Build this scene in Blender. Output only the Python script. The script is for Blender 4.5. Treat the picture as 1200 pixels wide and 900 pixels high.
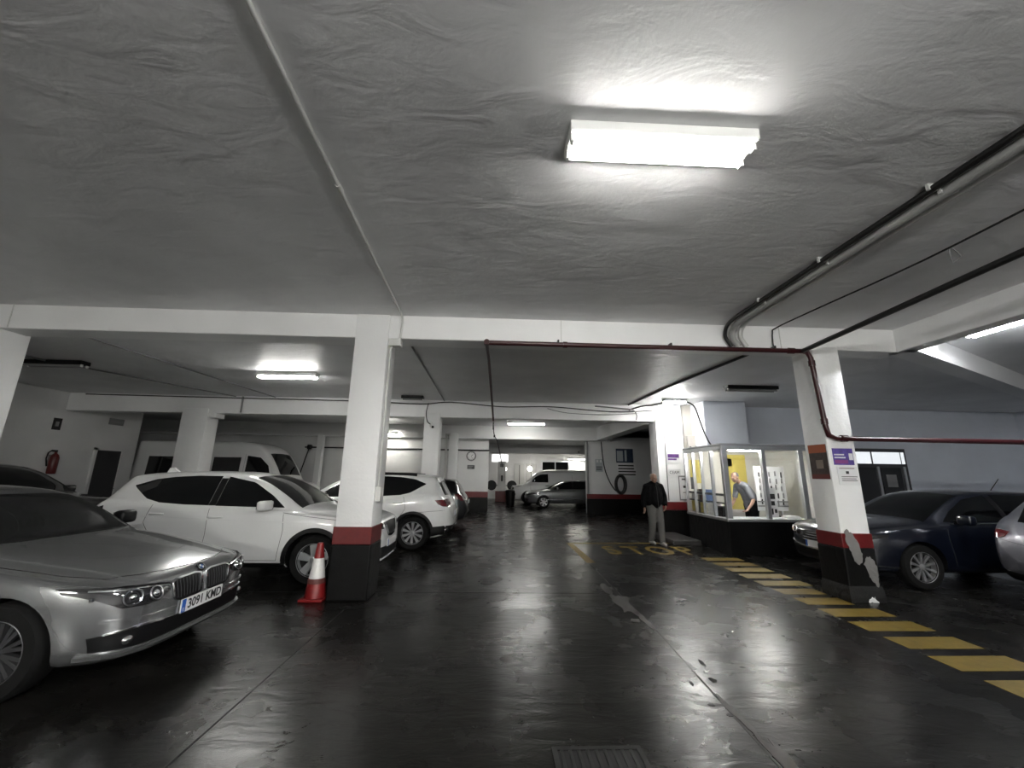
import bpy, bmesh, math, random
import numpy as np
from mathutils import Vector, Matrix
from mathutils.bvhtree import BVHTree
random.seed(4)
PI = math.pi
for o in list(bpy.data.objects): bpy.data.objects.remove(o)
SC = bpy.context.scene
COL = SC.collection

# ---------------------------------------------------------------- camera
F, PITCH, ROLL, YAW, EYE = 467.0, .2236, .0142, .0394, 1.6
_fw = Vector((math.sin(YAW)*math.cos(PITCH), math.cos(YAW)*math.cos(PITCH), math.sin(PITCH)))
_rt = Vector((math.cos(YAW), -math.sin(YAW), 0)); _up = _rt.cross(_fw)
_r2 = _rt*math.cos(ROLL)+_up*math.sin(ROLL); _u2 = _up*math.cos(ROLL)-_rt*math.sin(ROLL)
cam = bpy.data.cameras.new('camera'); co = bpy.data.objects.new('camera', cam); COL.objects.link(co)
cam.sensor_width = 36; cam.sensor_fit = 'HORIZONTAL'; cam.lens = F/1200*36; cam.clip_start = .05; cam.clip_end = 200
M4 = Matrix((_r2, _u2, -_fw)).transposed().to_4x4(); M4.translation = (0, 0, EYE)
co.matrix_world = M4; SC.camera = co
# ---------------------------------------------------------------- world, exposure
w = bpy.data.worlds.new('world'); SC.world = w; w.use_nodes = True
w.node_tree.nodes['Background'].inputs[0].default_value = (.5, .52, .55, 1)
w.node_tree.nodes['Background'].inputs[1].default_value = .01
vs = SC.view_settings
SC.display_settings.display_device = 'sRGB'
vs.view_transform = 'Standard'; vs.look = 'None'; vs.gamma = 1; vs.use_curve_mapping = False
vs.exposure = 3.8
TUBE = 38.0          # radiance of a lit fluorescent tube

# ---------------------------------------------------------------- materials
MATS = {}
def mat(name, col=(.5,.5,.5), rough=.5, metal=0., coat=0., emit=None, es=0., bump=0., bscale=20., var=0., vscale=3., spec=.5, trans=0., stretch=(1,1,1), rvar=0.):
    if name in MATS: return MATS[name]
    m = bpy.data.materials.new(name); m.use_nodes = True; MATS[name] = m
    nt = m.node_tree; b = nt.nodes['Principled BSDF']; I = b.inputs
    I['Base Color'].default_value = (*col, 1); I['Roughness'].default_value = rough; I['Metallic'].default_value = metal
    I['Coat Weight'].default_value = coat; I['Coat Roughness'].default_value = .04; I['Specular IOR Level'].default_value = spec
    if trans: I['Transmission Weight'].default_value = trans
    if emit: I['Emission Color'].default_value = (*emit, 1); I['Emission Strength'].default_value = es
    if bump or var or rvar:
        tc = nt.nodes.new('ShaderNodeTexCoord'); mp = nt.nodes.new('ShaderNodeMapping'); mp.inputs['Scale'].default_value = stretch
        gm = nt.nodes.new('ShaderNodeNewGeometry')
        nt.links.new(gm.outputs['Position'], mp.inputs['Vector'])
        if bump:
            n = nt.nodes.new('ShaderNodeTexNoise'); n.inputs['Scale'].default_value = bscale; n.inputs['Detail'].default_value = 6
            nt.links.new(mp.outputs[0], n.inputs['Vector'])
            bp = nt.nodes.new('ShaderNodeBump'); bp.inputs['Strength'].default_value = min(bump, 1); bp.inputs['Distance'].default_value = .03*bump
            nt.links.new(n.outputs['Fac'], bp.inputs['Height']); nt.links.new(bp.outputs[0], I['Normal'])
        if var or rvar:
            n2 = nt.nodes.new('ShaderNodeTexNoise'); n2.inputs['Scale'].default_value = vscale; n2.inputs['Detail'].default_value = 8; n2.inputs['Roughness'].default_value = .65
            nt.links.new(gm.outputs['Position'], n2.inputs['Vector'])
            if var:
                cr = nt.nodes.new('ShaderNodeValToRGB'); cr.color_ramp.elements[0].position = .3; cr.color_ramp.elements[1].position = .7
                cr.color_ramp.elements[0].color = (*[c*(1-var) for c in col], 1); cr.color_ramp.elements[1].color = (*[min(1, c*(1+var*.6)) for c in col], 1)
                nt.links.new(n2.outputs['Fac'], cr.inputs[0]); nt.links.new(cr.outputs[0], I['Base Color'])
            if rvar:
                mr = nt.nodes.new('ShaderNodeMapRange'); mr.inputs[1].default_value = .3; mr.inputs[2].default_value = .7
                mr.inputs[3].default_value = max(0, rough-rvar); mr.inputs[4].default_value = rough+rvar
                nt.links.new(n2.outputs['Fac'], mr.inputs[0]); nt.links.new(mr.outputs[0], I['Roughness'])
    return m
def glass(name, tint=(1,1,1), refl=.12):
    m = bpy.data.materials.new(name); m.use_nodes = True; MATS[name] = m; nt = m.node_tree
    nt.nodes.remove(nt.nodes['Principled BSDF'])
    t = nt.nodes.new('ShaderNodeBsdfTransparent'); t.inputs[0].default_value = (*tint, 1)
    g = nt.nodes.new('ShaderNodeBsdfGlossy'); g.inputs['Roughness'].default_value = .02
    lw = nt.nodes.new('ShaderNodeLayerWeight'); lw.inputs[0].default_value = .5
    pw_ = nt.nodes.new('ShaderNodeMath'); pw_.operation = 'POWER'; pw_.inputs[1].default_value = 4
    ma = nt.nodes.new('ShaderNodeMath'); ma.operation = 'MULTIPLY_ADD'; ma.inputs[1].default_value = .5; ma.inputs[2].default_value = .05
    nt.links.new(lw.outputs['Facing'], pw_.inputs[0]); nt.links.new(pw_.outputs[0], ma.inputs[0])
    mx = nt.nodes.new('ShaderNodeMixShader'); nt.links.new(ma.outputs[0], mx.inputs[0])
    nt.links.new(t.outputs[0], mx.inputs[1]); nt.links.new(g.outputs[0], mx.inputs[2])
    nt.links.new(mx.outputs[0], nt.nodes['Material Output'].inputs[0]); return m

def floor_mat():
    m = bpy.data.materials.new('dark_floor_paint'); m.use_nodes = True; nt = m.node_tree; b = nt.nodes['Principled BSDF']; L = nt.links
    g = nt.nodes.new('ShaderNodeNewGeometry')
    def noise(sc, det, stretch=None, dist=0):
        n = nt.nodes.new('ShaderNodeTexNoise'); n.inputs['Scale'].default_value = sc; n.inputs['Detail'].default_value = det; n.inputs['Roughness'].default_value = .6; n.inputs['Distortion'].default_value = dist
        if stretch:
            mp = nt.nodes.new('ShaderNodeMapping'); mp.inputs['Scale'].default_value = stretch; L.new(g.outputs['Position'], mp.inputs[0]); L.new(mp.outputs[0], n.inputs['Vector'])
        else: L.new(g.outputs['Position'], n.inputs['Vector'])
        return n
    n1 = noise(.9, 9, None, .4)
    cr = nt.nodes.new('ShaderNodeValToRGB'); e = cr.color_ramp.elements
    e[0].position = .35; e[0].color = (.006, .0058, .0052, 1); e[1].position = .72; e[1].color = (.022, .021, .019, 1)
    L.new(n1.outputs['Fac'], cr.inputs[0])
    n3 = noise(14, 6, (1, .35, 1)); mx = nt.nodes.new('ShaderNodeMix'); mx.data_type = 'RGBA'; mx.blend_type = 'MULTIPLY'; mx.inputs[0].default_value = .6
    c2 = nt.nodes.new('ShaderNodeValToRGB'); c2.color_ramp.elements[0].position = .3; c2.color_ramp.elements[0].color = (.45,.45,.45,1); c2.color_ramp.elements[1].position = .65
    L.new(n3.outputs['Fac'], c2.inputs[0]); L.new(cr.outputs[0], mx.inputs['A']); L.new(c2.outputs[0], mx.inputs['B']); L.new(mx.outputs['Result'], b.inputs['Base Color'])
    n2 = noise(1.6, 8, None, .3); mr = nt.nodes.new('ShaderNodeMapRange'); mr.inputs[1].default_value = .3; mr.inputs[2].default_value = .75; mr.inputs[3].default_value = .17; mr.inputs[4].default_value = .37
    L.new(n2.outputs['Fac'], mr.inputs[0]); L.new(mr.outputs[0], b.inputs['Roughness'])
    n4 = noise(5, 5, (.6, 1.6, 1), .5); bp = nt.nodes.new('ShaderNodeBump'); bp.inputs['Strength'].default_value = .45; bp.inputs['Distance'].default_value = .012
    L.new(n4.outputs['Fac'], bp.inputs['Height'])
    n5 = noise(60, 3); bp2 = nt.nodes.new('ShaderNodeBump'); bp2.inputs['Strength'].default_value = .12; bp2.inputs['Distance'].default_value = .003
    L.new(n5.outputs['Fac'], bp2.inputs['Height']); L.new(bp.outputs[0], bp2.inputs['Normal']); L.new(bp2.outputs[0], b.inputs['Normal'])
    b.inputs['Specular IOR Level'].default_value = .2
    return m
FLOOR = floor_mat()
def plaster(name, col, big=.5, fine=.25, var=.12):
    m = bpy.data.materials.new(name); m.use_nodes = True; nt = m.node_tree; b = nt.nodes['Principled BSDF']; L = nt.links
    g = nt.nodes.new('ShaderNodeNewGeometry'); b.inputs['Roughness'].default_value = .42
    def noise(sc, det, stretch=(1,1,1), dist=0):
        n = nt.nodes.new('ShaderNodeTexNoise'); n.inputs['Scale'].default_value = sc; n.inputs['Detail'].default_value = det; n.inputs['Distortion'].default_value = dist
        mp = nt.nodes.new('ShaderNodeMapping'); mp.inputs['Scale'].default_value = stretch; L.new(g.outputs['Position'], mp.inputs[0]); L.new(mp.outputs[0], n.inputs['Vector']); return n
    a = noise(2.2, 7, (1, 2.2, 1.4), .8); c = noise(30, 5)
    b1 = nt.nodes.new('ShaderNodeBump'); b1.inputs['Strength'].default_value = big; b1.inputs['Distance'].default_value = .06; L.new(a.outputs['Fac'], b1.inputs['Height'])
    b2 = nt.nodes.new('ShaderNodeBump'); b2.inputs['Strength'].default_value = fine; b2.inputs['Distance'].default_value = .01; L.new(c.outputs['Fac'], b2.inputs['Height'])
    L.new(b1.outputs[0], b2.inputs['Normal']); L.new(b2.outputs[0], b.inputs['Normal'])
    v = noise(1.1, 9); cr = nt.nodes.new('ShaderNodeValToRGB'); cr.color_ramp.elements[0].position = .3; cr.color_ramp.elements[1].position = .7
    cr.color_ramp.elements[0].color = (*[x*(1-var) for x in col], 1); cr.color_ramp.elements[1].color = (*[min(1, x*(1+var*.4)) for x in col], 1)
    L.new(v.outputs['Fac'], cr.inputs[0]); L.new(cr.outputs[0], b.inputs['Base Color'])
    MATS[name] = m; return m
CEIL = plaster('ceiling_plaster', (.78, .78, .785), .2, .12)
BEAMW = plaster('white_beam_paint', (.86, .86, .855), .12, .15, .06)
COLB_SPEC = .15
WALLW = plaster('white_wall_paint', (.70, .70, .695), .12, .12, .08)
WALLG = plaster('beige_wall_paint', (.46, .44, .40), .12, .12, .1)
WALLB = plaster('blue_grey_wall_paint', (.74, .78, .86), .12, .12, .08)
COLB = plaster('black_base_paint', (.004, .004, .004), .15, .2, .5)
for m_ in (COLB,): m_.node_tree.nodes['Principled BSDF'].inputs['Specular IOR Level'].default_value = COLB_SPEC
BANDR = mat('red_band_paint', (.12, .005, .006), .4, var=.25, vscale=12)
M_WHITE = mat('white_enamel', (.8, .8, .78), .35)
M_BLACK = mat('black_plastic', (.005, .005, .0055), .45, spec=.3)
M_RUB = mat('tyre_rubber', (.005, .005, .005), .75, spec=.2)
M_GLASSD = mat('dark_car_glass', (.003, .0035, .004), .03, spec=.5)
M_CHROME = mat('chrome', (.75, .76, .78), .12, 1)
M_ALLOY = mat('alloy_rim', (.42, .43, .44), .3, .4)
M_ALU = mat('aluminium_frame', (.55, .56, .57), .3, .85)
M_ALLOYD = mat('dark_alloy_rim', (.10, .10, .105), .3, .6); M_ALLOYM = mat('mid_alloy_rim', (.26, .265, .27), .3, .5)
M_GAP = mat('panel_gap', (.01, .01, .01), .8)
M_LENS = mat('headlamp_lens', (.03, .03, .033), .05, .3, coat=1)
M_REDL = mat('tail_lamp_red', (.10, .004, .007), .1, coat=1)
M_PVC = mat('white_pvc', (.62, .62, .60), .4)
M_GREYP = mat('grey_pipe', (.22, .22, .22), .4)
M_RPIPE = mat('red_pipe_paint', (.04, .006, .008), .32, var=.2, vscale=8)
M_BPIPE = mat('black_pipe', (.012, .012, .012), .35)
M_CABLE = mat('black_cable', (.01, .01, .01), .5)
M_YEL = mat('yellow_road_paint', (.17, .112, .009), .45, var=.3, vscale=9)
M_TUBE = mat('lit_tube', (1, 1, 1), .5, emit=(1, .985, .92), es=TUBE)
M_TUBEOFF = mat('unlit_tube', (.25, .25, .25), .3)
M_PAPER = mat('paper_white', (.72, .72, .72), .6)
M_INK = mat('print_black', (.02, .02, .02), .6)
M_SKIN = mat('skin', (.3, .18, .13), .5)
M_GLASS = glass('clear_glass')

# ---------------------------------------------------------------- mesh helpers
class MB:
    def __init__(s): s.v = []; s.f = []; s.m = []
    def add(s, vs, fs, mi=0):
        n = len(s.v); s.v += [tuple(v) for v in vs]; s.f += [tuple(i+n for i in f) for f in fs]; s.m += [mi]*len(fs); return s
    def box(s, x0, x1, y0, y1, z0, z1, mi=0):
        return s.add([(x0,y0,z0),(x1,y0,z0),(x1,y1,z0),(x0,y1,z0),(x0,y0,z1),(x1,y0,z1),(x1,y1,z1),(x0,y1,z1)],
            [(0,3,2,1),(4,5,6,7),(0,1,5,4),(1,2,6,5),(2,3,7,6),(3,0,4,7)], mi)
    def bbox(s, x0, x1, y0, y1, z0, z1, b=.01, mi=0):      # chamfered box
        bm = bmesh.new(); bmesh.ops.create_cube(bm, size=1)
        for v in bm.verts: v.co = Vector(((x0+x1)/2+v.co.x*(x1-x0), (y0+y1)/2+v.co.y*(y1-y0), (z0+z1)/2+v.co.z*(z1-z0)))
        bmesh.ops.bevel(bm, geom=list(bm.edges), offset=b, segments=2, affect='EDGES', profile=.5)
        bm.verts.index_update(); s.add([v.co[:] for v in bm.verts], [[v.index for v in f.verts] for f in bm.faces], mi); bm.free(); return s
    def tube(s, path, r, n=8, cap=True, mi=0):
        P = [Vector(p) for p in path]; rs = r if isinstance(r, (list, tuple)) else [r]*len(P); vs = []; fs = []
        up = None
        for i, p in enumerate(P):
            t = (P[min(i+1, len(P)-1)]-P[max(i-1, 0)]).normalized()
            if up is None:
                up = Vector((0,0,1)) if abs(t.z) < .9 else Vector((1,0,0))
            a = t.cross(up).normalized(); up = a.cross(t).normalized(); b = up
            for k in range(n):
                an = 2*PI*k/n; vs.append(p+(a*math.cos(an)+b*math.sin(an))*rs[i])
        for i in range(len(P)-1):
            for k in range(n): fs.append((i*n+k, i*n+(k+1)%n, (i+1)*n+(k+1)%n, (i+1)*n+k))
        if cap: fs.append(tuple(range(n))[::-1]); fs.append(tuple(range((len(P)-1)*n, len(P)*n)))
        return s.add(vs, fs, mi)
    def lathe(s, prof, n=24, axis='z', c=(0,0,0), cap=True, mi=0):   # prof: (r, h)
        vs = []; fs = []
        for r, h in prof:
            for k in range(n):
                a = 2*PI*k/n; x, y = r*math.cos(a), r*math.sin(a)
                p = (x, y, h) if axis == 'z' else ((x, h, y) if axis == 'y' else (h, x, y))
                vs.append((p[0]+c[0], p[1]+c[1], p[2]+c[2]))
        for i in range(len(prof)-1):
            for k in range(n): fs.append((i*n+k, i*n+(k+1)%n, (i+1)*n+(k+1)%n, (i+1)*n+k))
        if cap: fs.append(tuple(range(n))[::-1]); fs.append(tuple(range((len(prof)-1)*n, len(prof)*n)))
        return s.add(vs, fs, mi)
    def prism(s, poly, z0, z1, mi=0, axis='z'):
        n = len(poly)
        def P(a, b, h): return (a, b, h) if axis == 'z' else ((a, h, b) if axis == 'y' else (h, a, b))
        vs = [P(a, b, z0) for a, b in poly]+[P(a, b, z1) for a, b in poly]
        return s.add(vs, [tuple(range(n))[::-1], tuple(range(n, 2*n))]+[(i, (i+1)%n, n+(i+1)%n, n+i) for i in range(n)], mi)
    def ball(s, c, r, nu=14, nv=9, mi=0):
        rx, ry, rz = r if isinstance(r, (tuple, list)) else (r, r, r); vs = []; fs = []
        for j in range(nv+1):
            t = PI*j/nv
            for k in range(nu):
                a = 2*PI*k/nu; vs.append((c[0]+rx*math.sin(t)*math.cos(a), c[1]+ry*math.sin(t)*math.sin(a), c[2]+rz*math.cos(t)))
        for j in range(nv):
            for k in range(nu): fs.append((j*nu+k, (j+1)*nu+k, (j+1)*nu+(k+1)%nu, j*nu+(k+1)%nu))
        return s.add(vs, fs, mi)
    def xf(s, M):
        s.v = [tuple(M @ Vector(v)) for v in s.v]; return s
    def build(s, name, m, parent=None, smooth=None, loc=None, fix=True):
        me = bpy.data.meshes.new(name); me.from_pydata(s.v, [], s.f)
        for x in (m if isinstance(m, list) else [m]): me.materials.append(x)
        if isinstance(m, list): me.polygons.foreach_set('material_index', s.m)
        if fix:
            bm = bmesh.new(); bm.from_mesh(me); bmesh.ops.recalc_face_normals(bm, faces=bm.faces); bm.to_mesh(me); bm.free()
        if smooth:
            me.shade_smooth(); me.set_sharp_from_angle(angle=math.radians(smooth))
        o = bpy.data.objects.new(name, me); COL.objects.link(o)
        if parent: o.parent = parent
        if loc: o.location = loc
        return o
def tag(o, label=None, cat=None, group=None, kind=None):
    if label: o['label'] = label
    if cat: o['category'] = cat
    if group: o['group'] = group
    if kind: o['kind'] = kind
    return o
def thing(name, label, cat, loc=(0,0,0), rz=0, group=None, kind=None):
    o = bpy.data.objects.new(name, None); COL.objects.link(o); o.location = loc; o.rotation_euler = (0, 0, rz); o.empty_display_size = .1
    return tag(o, label, cat, group, kind)
def evalmesh(o):
    dg = bpy.context.evaluated_depsgraph_get(); dg.update()
    return bpy.data.meshes.new_from_object(o.evaluated_get(dg))
def text_mb(s, size=1., wx=1., depth=.001, center=True, bold=0):
    cu = bpy.data.curves.new('t', 'FONT'); cu.body = s; cu.size = size; cu.extrude = depth; cu.offset = bold; cu.resolution_u = 3
    if center: cu.align_x = 'CENTER'; cu.align_y = 'CENTER'
    o = bpy.data.objects.new('t', cu); COL.objects.link(o); me = evalmesh(o)
    mb = MB(); mb.add([(v.co.x*wx, v.co.y, v.co.z) for v in me.vertices], [tuple(p.vertices) for p in me.polygons])
    bpy.data.objects.remove(o); bpy.data.meshes.remove(me); bpy.data.curves.remove(cu); return mb
def struct(name, mb, m, label, cat, parent=None, smooth=None):
    return tag(mb.build(name, m, parent, smooth), label, cat, None, 'structure')
def smoothpath(P, n=6):
    P = [Vector(p) for p in P]; out = []
    for i in range(len(P)-1):
        a, b, c, d = P[max(i-1,0)], P[i], P[i+1], P[min(i+2, len(P)-1)]
        for k in range(n):
            t = k/n; out.append(.5*((2*b)+(c-a)*t+(2*a-5*b+4*c-d)*t*t+(3*b-a-3*c+d)*t**3))
    return out+[P[-1]]

# ================================================================= STRUCTURE
XL, XR, YB, YF = -12.0, 16.0, -7.0, 30.0
C1, C2 = 3.9, 3.68            # ceiling heights, front bay / rear bays
fl = struct('floor', MB().box(-17, XR+.3, YB-.3, YF+.3, -.2, 0), FLOOR, 'dark glossy painted concrete garage floor', 'floor')
struct('ceiling', MB().prism([(XL-.3, YB-.3), (XR+.3, YB-.3), (XR+.3, 10.4), (6.4, 5.75), (6.2, 5.9), (XL-.3, 5.9)], C1, C1+.3), CEIL, 'rough plastered grey ceiling of the bay with the large twin-tube lamp', 'ceiling')
struct('ceiling', MB().prism([(-17, 5.9), (6.2, 5.9), (6.4, 5.75), (XR+.3, 10.4), (XR+.3, 18), (-17, 18)], C2, C2+.3), CEIL, 'grey plastered ceiling behind the white cross beam', 'ceiling')
struct('ceiling', MB().box(-4, 10, 18.0, YF+.3, 3.3, 3.6), CEIL, 'low ceiling over the parked white van at the far end', 'ceiling')
# walls
struct('wall_left', MB().box(XL-.3, XL, YB, 14.0, 0, C1), WALLW, 'white side wall with fire extinguisher and dark door', 'wall')
struct('wall_rear', MB().box(XL-.3, XR+.3, YB-.3, YB, 0, C1), WALLW, 'white end wall of the front bay', 'wall')
struct('wall_right', MB().box(XR, XR+.3, YB, 12, 0, C1), WALLB, 'blue-grey side wall beyond the parked cars', 'wall')
struct('wall_alcove', MB().box(-17, -16.7, 14, 18.2, 0, C2), WALLW, 'dim white end wall of the van alcove', 'wall')
struct('wall_alcove_front', MB().box(-17, XL-.3, 13.8, 14.0, 0, C2), WALLW, 'dim white return wall beside the van alcove', 'wall')
BY = 18.0
wb = struct('wall_back', MB().box(-17, -.28, BY, BY+.25, 0, C2), WALLW, 'white back wall with round clock and red and black dado', 'wall')
MB().box(-5.6, -.275, BY-.012, BY, .62, .86).build('red_band', BANDR, wb)
MB().box(-5.6, -.275, BY-.016, BY, 0, .62).build('black_dado', COLB, wb)
MB().tube([(-8.3, BY-.04, 2.65), (-.25, BY-.04, 2.63)], .03).build('black_rail', M_BPIPE, wb)
wr = struct('wall_back_right', MB().box(4.08, 16, BY, BY+.25, 0, C2), WALLW, 'white back wall with notices, hose and red and black dado', 'wall')
MB().box(4.07, 8.4, BY-.012, BY, .62, .82).build('red_band', BANDR, wr)
MB().box(4.06, 8.4, BY-.1, BY, 0, .62).build('black_dado', COLB, wr)
struct('wall_kiosk', MB().box(5.45, XR, 11.55, 11.8, 0, C2), WALLB, 'blue-grey wall behind the glass kiosk', 'wall')
struct('wall_kiosk_side', MB().box(5.5, 5.9, 11.45, 11.55, 0, C2), WALLG, 'narrow beige wall strip beside the kiosk column', 'wall')
dk = struct('wall_duct_box', MB().bbox(5.75, 6.95, 10.7, 11.5, 2.36, C2, .02), WALLB, 'pale blue-grey boxed duct above the kiosk roof', 'duct box')
struct('wall_far', MB().box(-4, 10, 28.0, 28.25, 0, 3.3), WALLW, 'white end wall of the far room', 'wall')
struct('wall_far_left', MB().box(-4.2, -4, 18.2, 28, 0, 3.3), WALLW, 'white side wall of the far room beside the air pump', 'wall')
struct('wall_far_right', MB().box(9.9, 10.1, 18.2, 28, 0, 3.3), WALLW, 'white side wall of the far room behind the white van', 'wall')

# beams
def beam(x0, x1, y0, y1, z0, z1, label, b=.015): return struct('ceiling_beam', MB().bbox(x0, x1, y0, y1, z0, z1, b), BEAMW, label, 'beam')
b1 = beam(XL, 6.32, 5.67, 6.05, 3.54, C1+.02, 'long white concrete cross beam carrying the red pipe')
for x in (-7.0, .95, 4.35): MB().box(x, x+.012, 5.662, 5.67, 3.55, C1).build('conduit', M_PVC, b1)
beam(XL+.02, 5.47, 11.5, 11.9, 3.18, C2+.02, 'white cross beam with black cable along its top')
beam(-16.7, 5.2, 17.6, 18.0, 3.12, C2+.02, 'white cross beam in front of the clock wall')
beam(6.2, 6.46, YB, 5.68, 3.54, C1+.02, 'grey lengthwise beam meeting the end of the long cross beam')
beam(4.5, 4.95, 11.9, 17.6, 3.14, C2+.02, 'white lengthwise beam running back from the kiosk column')
beam(-.6, 9.9, 23.2, 23.6, 2.8, 3.32, 'white cross beam behind the white van roof')
# diagonal beam beyond the right bay
d = Vector((.903, .43, 0)); nn = Vector((-.43, .903, 0)); p0 = Vector((6.3, 5.52, 0))
mb = MB(); L_ = 10.6
q = [p0, p0+d*L_, p0+d*L_+nn*.3, p0+nn*.3]
mb.add([(v.x, v.y, 3.54) for v in q]+[(v.x, v.y, C1+.02) for v in q], [(0,3,2,1),(4,5,6,7),(0,1,5,4),(1,2,6,5),(2,3,7,6),(3,0,4,7)])
struct('ceiling_beam', mb, BEAMW, 'diagonal beam lit by the tube beyond the battered column', 'beam')
# columns
def column(x0, x1, y0, y1, top, label, band=(.68, .9), batter=False):
    c = tag(MB().bbox(x0, x1, y0, y1, 0, top, .02).build('column', BEAMW, None, 40), label, 'column', None, 'structure')
    e = .012
    MB().bbox(x0-e, x1+e, y0-e, y1+e, band[0], band[1], .008).build('red_band', BANDR, c)
    k = MB().bbox(x0-e*1.5, x1+e*1.5, y0-e*1.5, y1+e*1.5, 0, band[0], .02).build('black_base', COLB, c)
    return c
P1 = column(-2.09, -1.61, 5.63, 6.1, C1, 'white column with red band and black base beside the traffic cone')
P0 = column(-7.66, -7.13, 5.63, 6.1, 3.6, 'plain white column beyond the silver sedan windscreen')
PR = column(4.82, 5.24, 5.65, 6.08, 3.6, 'white column with posters and a scraped dented black base', (.68, .87))
P2A = column(-8.8, -8.1, 11.46, 11.96, 3.3, 'white column in front of the tall white van', (.68, .9))
P2B = column(-2.05, -1.6, 11.46, 11.95, 3.3, 'white column with security camera behind the white hatchback')
PK = column(4.66, 5.45, 11.4, 11.95, 3.3, 'bright white column with notices beside the glass kiosk', (.70, .92))
P3 = column(-1.98, -1.62, 17.3, 17.7, 3.3, 'slim white column in front of the clock wall')
MB().bbox(-8.1, -7.9, 11.5, 11.9, 3.05, 3.25, .03).build('corbel', BEAMW, P2A)
# scraped, dented base of the battered column
def blob(cx, cz, pts, x=None, y=None, th=.004):
    n = len(pts); mb = MB(); P_ = []
    for i in range(n):
        a_, b_ = pts[i], pts[(i+1) % n]
        for t in (0, .25, .5, .75): P_.append((a_[0]+(b_[0]-a_[0])*t+random.uniform(-.009, .009), a_[1]+(b_[1]-a_[1])*t+random.uniform(-.014, .014)))
    pts = P_
    if y is not None: mb.prism([(cx+a, cz+b) for a, b in pts], y-th, y, axis='y')
    else: mb.prism([(cx+a, cz+b) for a, b in pts], x-th, x, axis='x')
    return mb
M_SCR = plaster('scraped_concrete', (.17, .165, .16), .6, .5, .3)
blob(4.98, .62, [(-.13,.28),(-.08,.31),(-.02,.24),(.05,.12),(.075,-.02),(.06,-.12),(.0,-.15),(-.045,-.1),(-.075,.02),(-.12,.14)], y=5.633, th=.003).build('scrape', M_SCR, PR)
blob(5.15, .42, [(-.09,.06),(-.03,.16),(.05,.13),(.09,0),(.085,-.14),(.06,-.24),(.0,-.16),(-.05,-.08)], y=5.633, th=.003).build('scrape', M_SCR, PR)
blob(5.10, .02, [(-.07,-.02),(-.06,.02),(0,.045),(.05,.03),(.07,-.02)], y=5.62, th=.004).build('scrape', M_PAPER, PR)
blob(5.72, .05, [(-.05,-.05),(-.03,.04),(.03,.05),(.05,-.05)], x=4.79, th=.004).build('scrape', M_SCR, PR)
mb = MB(); ring = []
for z, g in ((0, .018), (.06, .02), (.14, .012), (.2, .0)):
    ring.append([(4.802-g, 5.632-g, z), (5.03, 5.63-g*.6, z), (5.258+g, 5.632-g, z), (5.258+g, 6.1, z), (4.802-g, 6.1, z)])
for i in range(3):
    for k in range(5): mb.add([ring[i][k], ring[i][(k+1)%5], ring[i+1][(k+1)%5], ring[i+1][k]], [(0,1,2,3)])
mb.build('concrete_collar', plaster('dark_grey_base_paint', (.010,.010,.010), .4, .4, .5), PR)
# doors / windows in the kiosk wall
M_FRAME = mat('dark_frame', (.05, .05, .055), .4)
M_LITROOM = mat('lit_room_behind_pane', (.7, .7, .68), .5, emit=(.9, .95, 1), es=.06)
dr = tag(MB().box(10.3, 12.15, 11.48, 11.55, 0, 2.5).build('door_1', M_FRAME), 'dark framed double door with lit transom panes', 'door', None, 'structure')
for x0, x1 in ((10.36, 11.05), (11.12, 11.95), (12.0, 12.08)): MB().box(x0, x1, 11.46, 11.485, 2.06, 2.4).build('transom_pane', M_LITROOM, dr)
for x0, x1 in ((10.4, 11.15), (11.3, 11.9)): MB().box(x0, x1, 11.46, 11.485, .4, 1.95).build('pane', M_GLASSD, dr)
for x in (11.2, 12.0): MB().box(x, x+.05, 11.45, 11.48, .2, 1.98).build('mullion', M_ALU, dr)
MB().box(11.42, 11.72, 11.45, 11.47, 1.4, 1.75).build('notice', mat('grey_paper', (.3,.3,.3), .6), dr)
# left wall door
dl = tag(MB().box(XL, XL+.04, 12.65, 13.45, 0, 2.15).build('door_2', mat('dark_grey_door', (.03,.03,.032), .5)), 'dark grey door in the left side wall', 'door', None, 'structure')
MB().box(XL, XL+.06, 12.58, 12.65, 0, 2.22).build('door_jamb', WALLW, dl); MB().box(XL, XL+.06, 13.45, 13.52, 0, 2.22).build('door_jamb', WALLW, dl)
MB().box(XL, XL+.06, 12.58, 13.52, 2.15, 2.22).build('door_head', WALLW, dl); MB().tube([(XL+.1, 13.3, 1.0), (XL+.1, 13.4, 1.0)], .012).build('door_handle', M_CHROME, dl)
# far room doors and window strip
for i, x in enumerate((1.35, 2.15)):
    o = tag(MB().bbox(x, x+.7, 27.93, 28, 0, 2.35, .01).build('door_%d' % (3+i), mat('pale_door', (.55, .55, .53), .5)), 'pale door in the far end wall, ' + ('next to the black litter bin' if i == 0 else 'half behind the white van nose'), 'door', None, 'structure')
    MB().box(x+.33, x+.37, 27.915, 27.93, .1, 2.25).build('door_gap', M_GAP, o)
wn = tag(MB().box(3.2, 7.0, 27.9, 28, 1.85, 2.55).build('window_1', M_ALU), 'strip of interior windows above the white van', 'window', None, 'structure')
for k in range(4): MB().box(3.28+k*.93, 4.12+k*.93, 27.88, 27.9, 1.92, 2.48).build('pane', M_GLASSD if k < 2 else M_LITROOM, wn)

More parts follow.
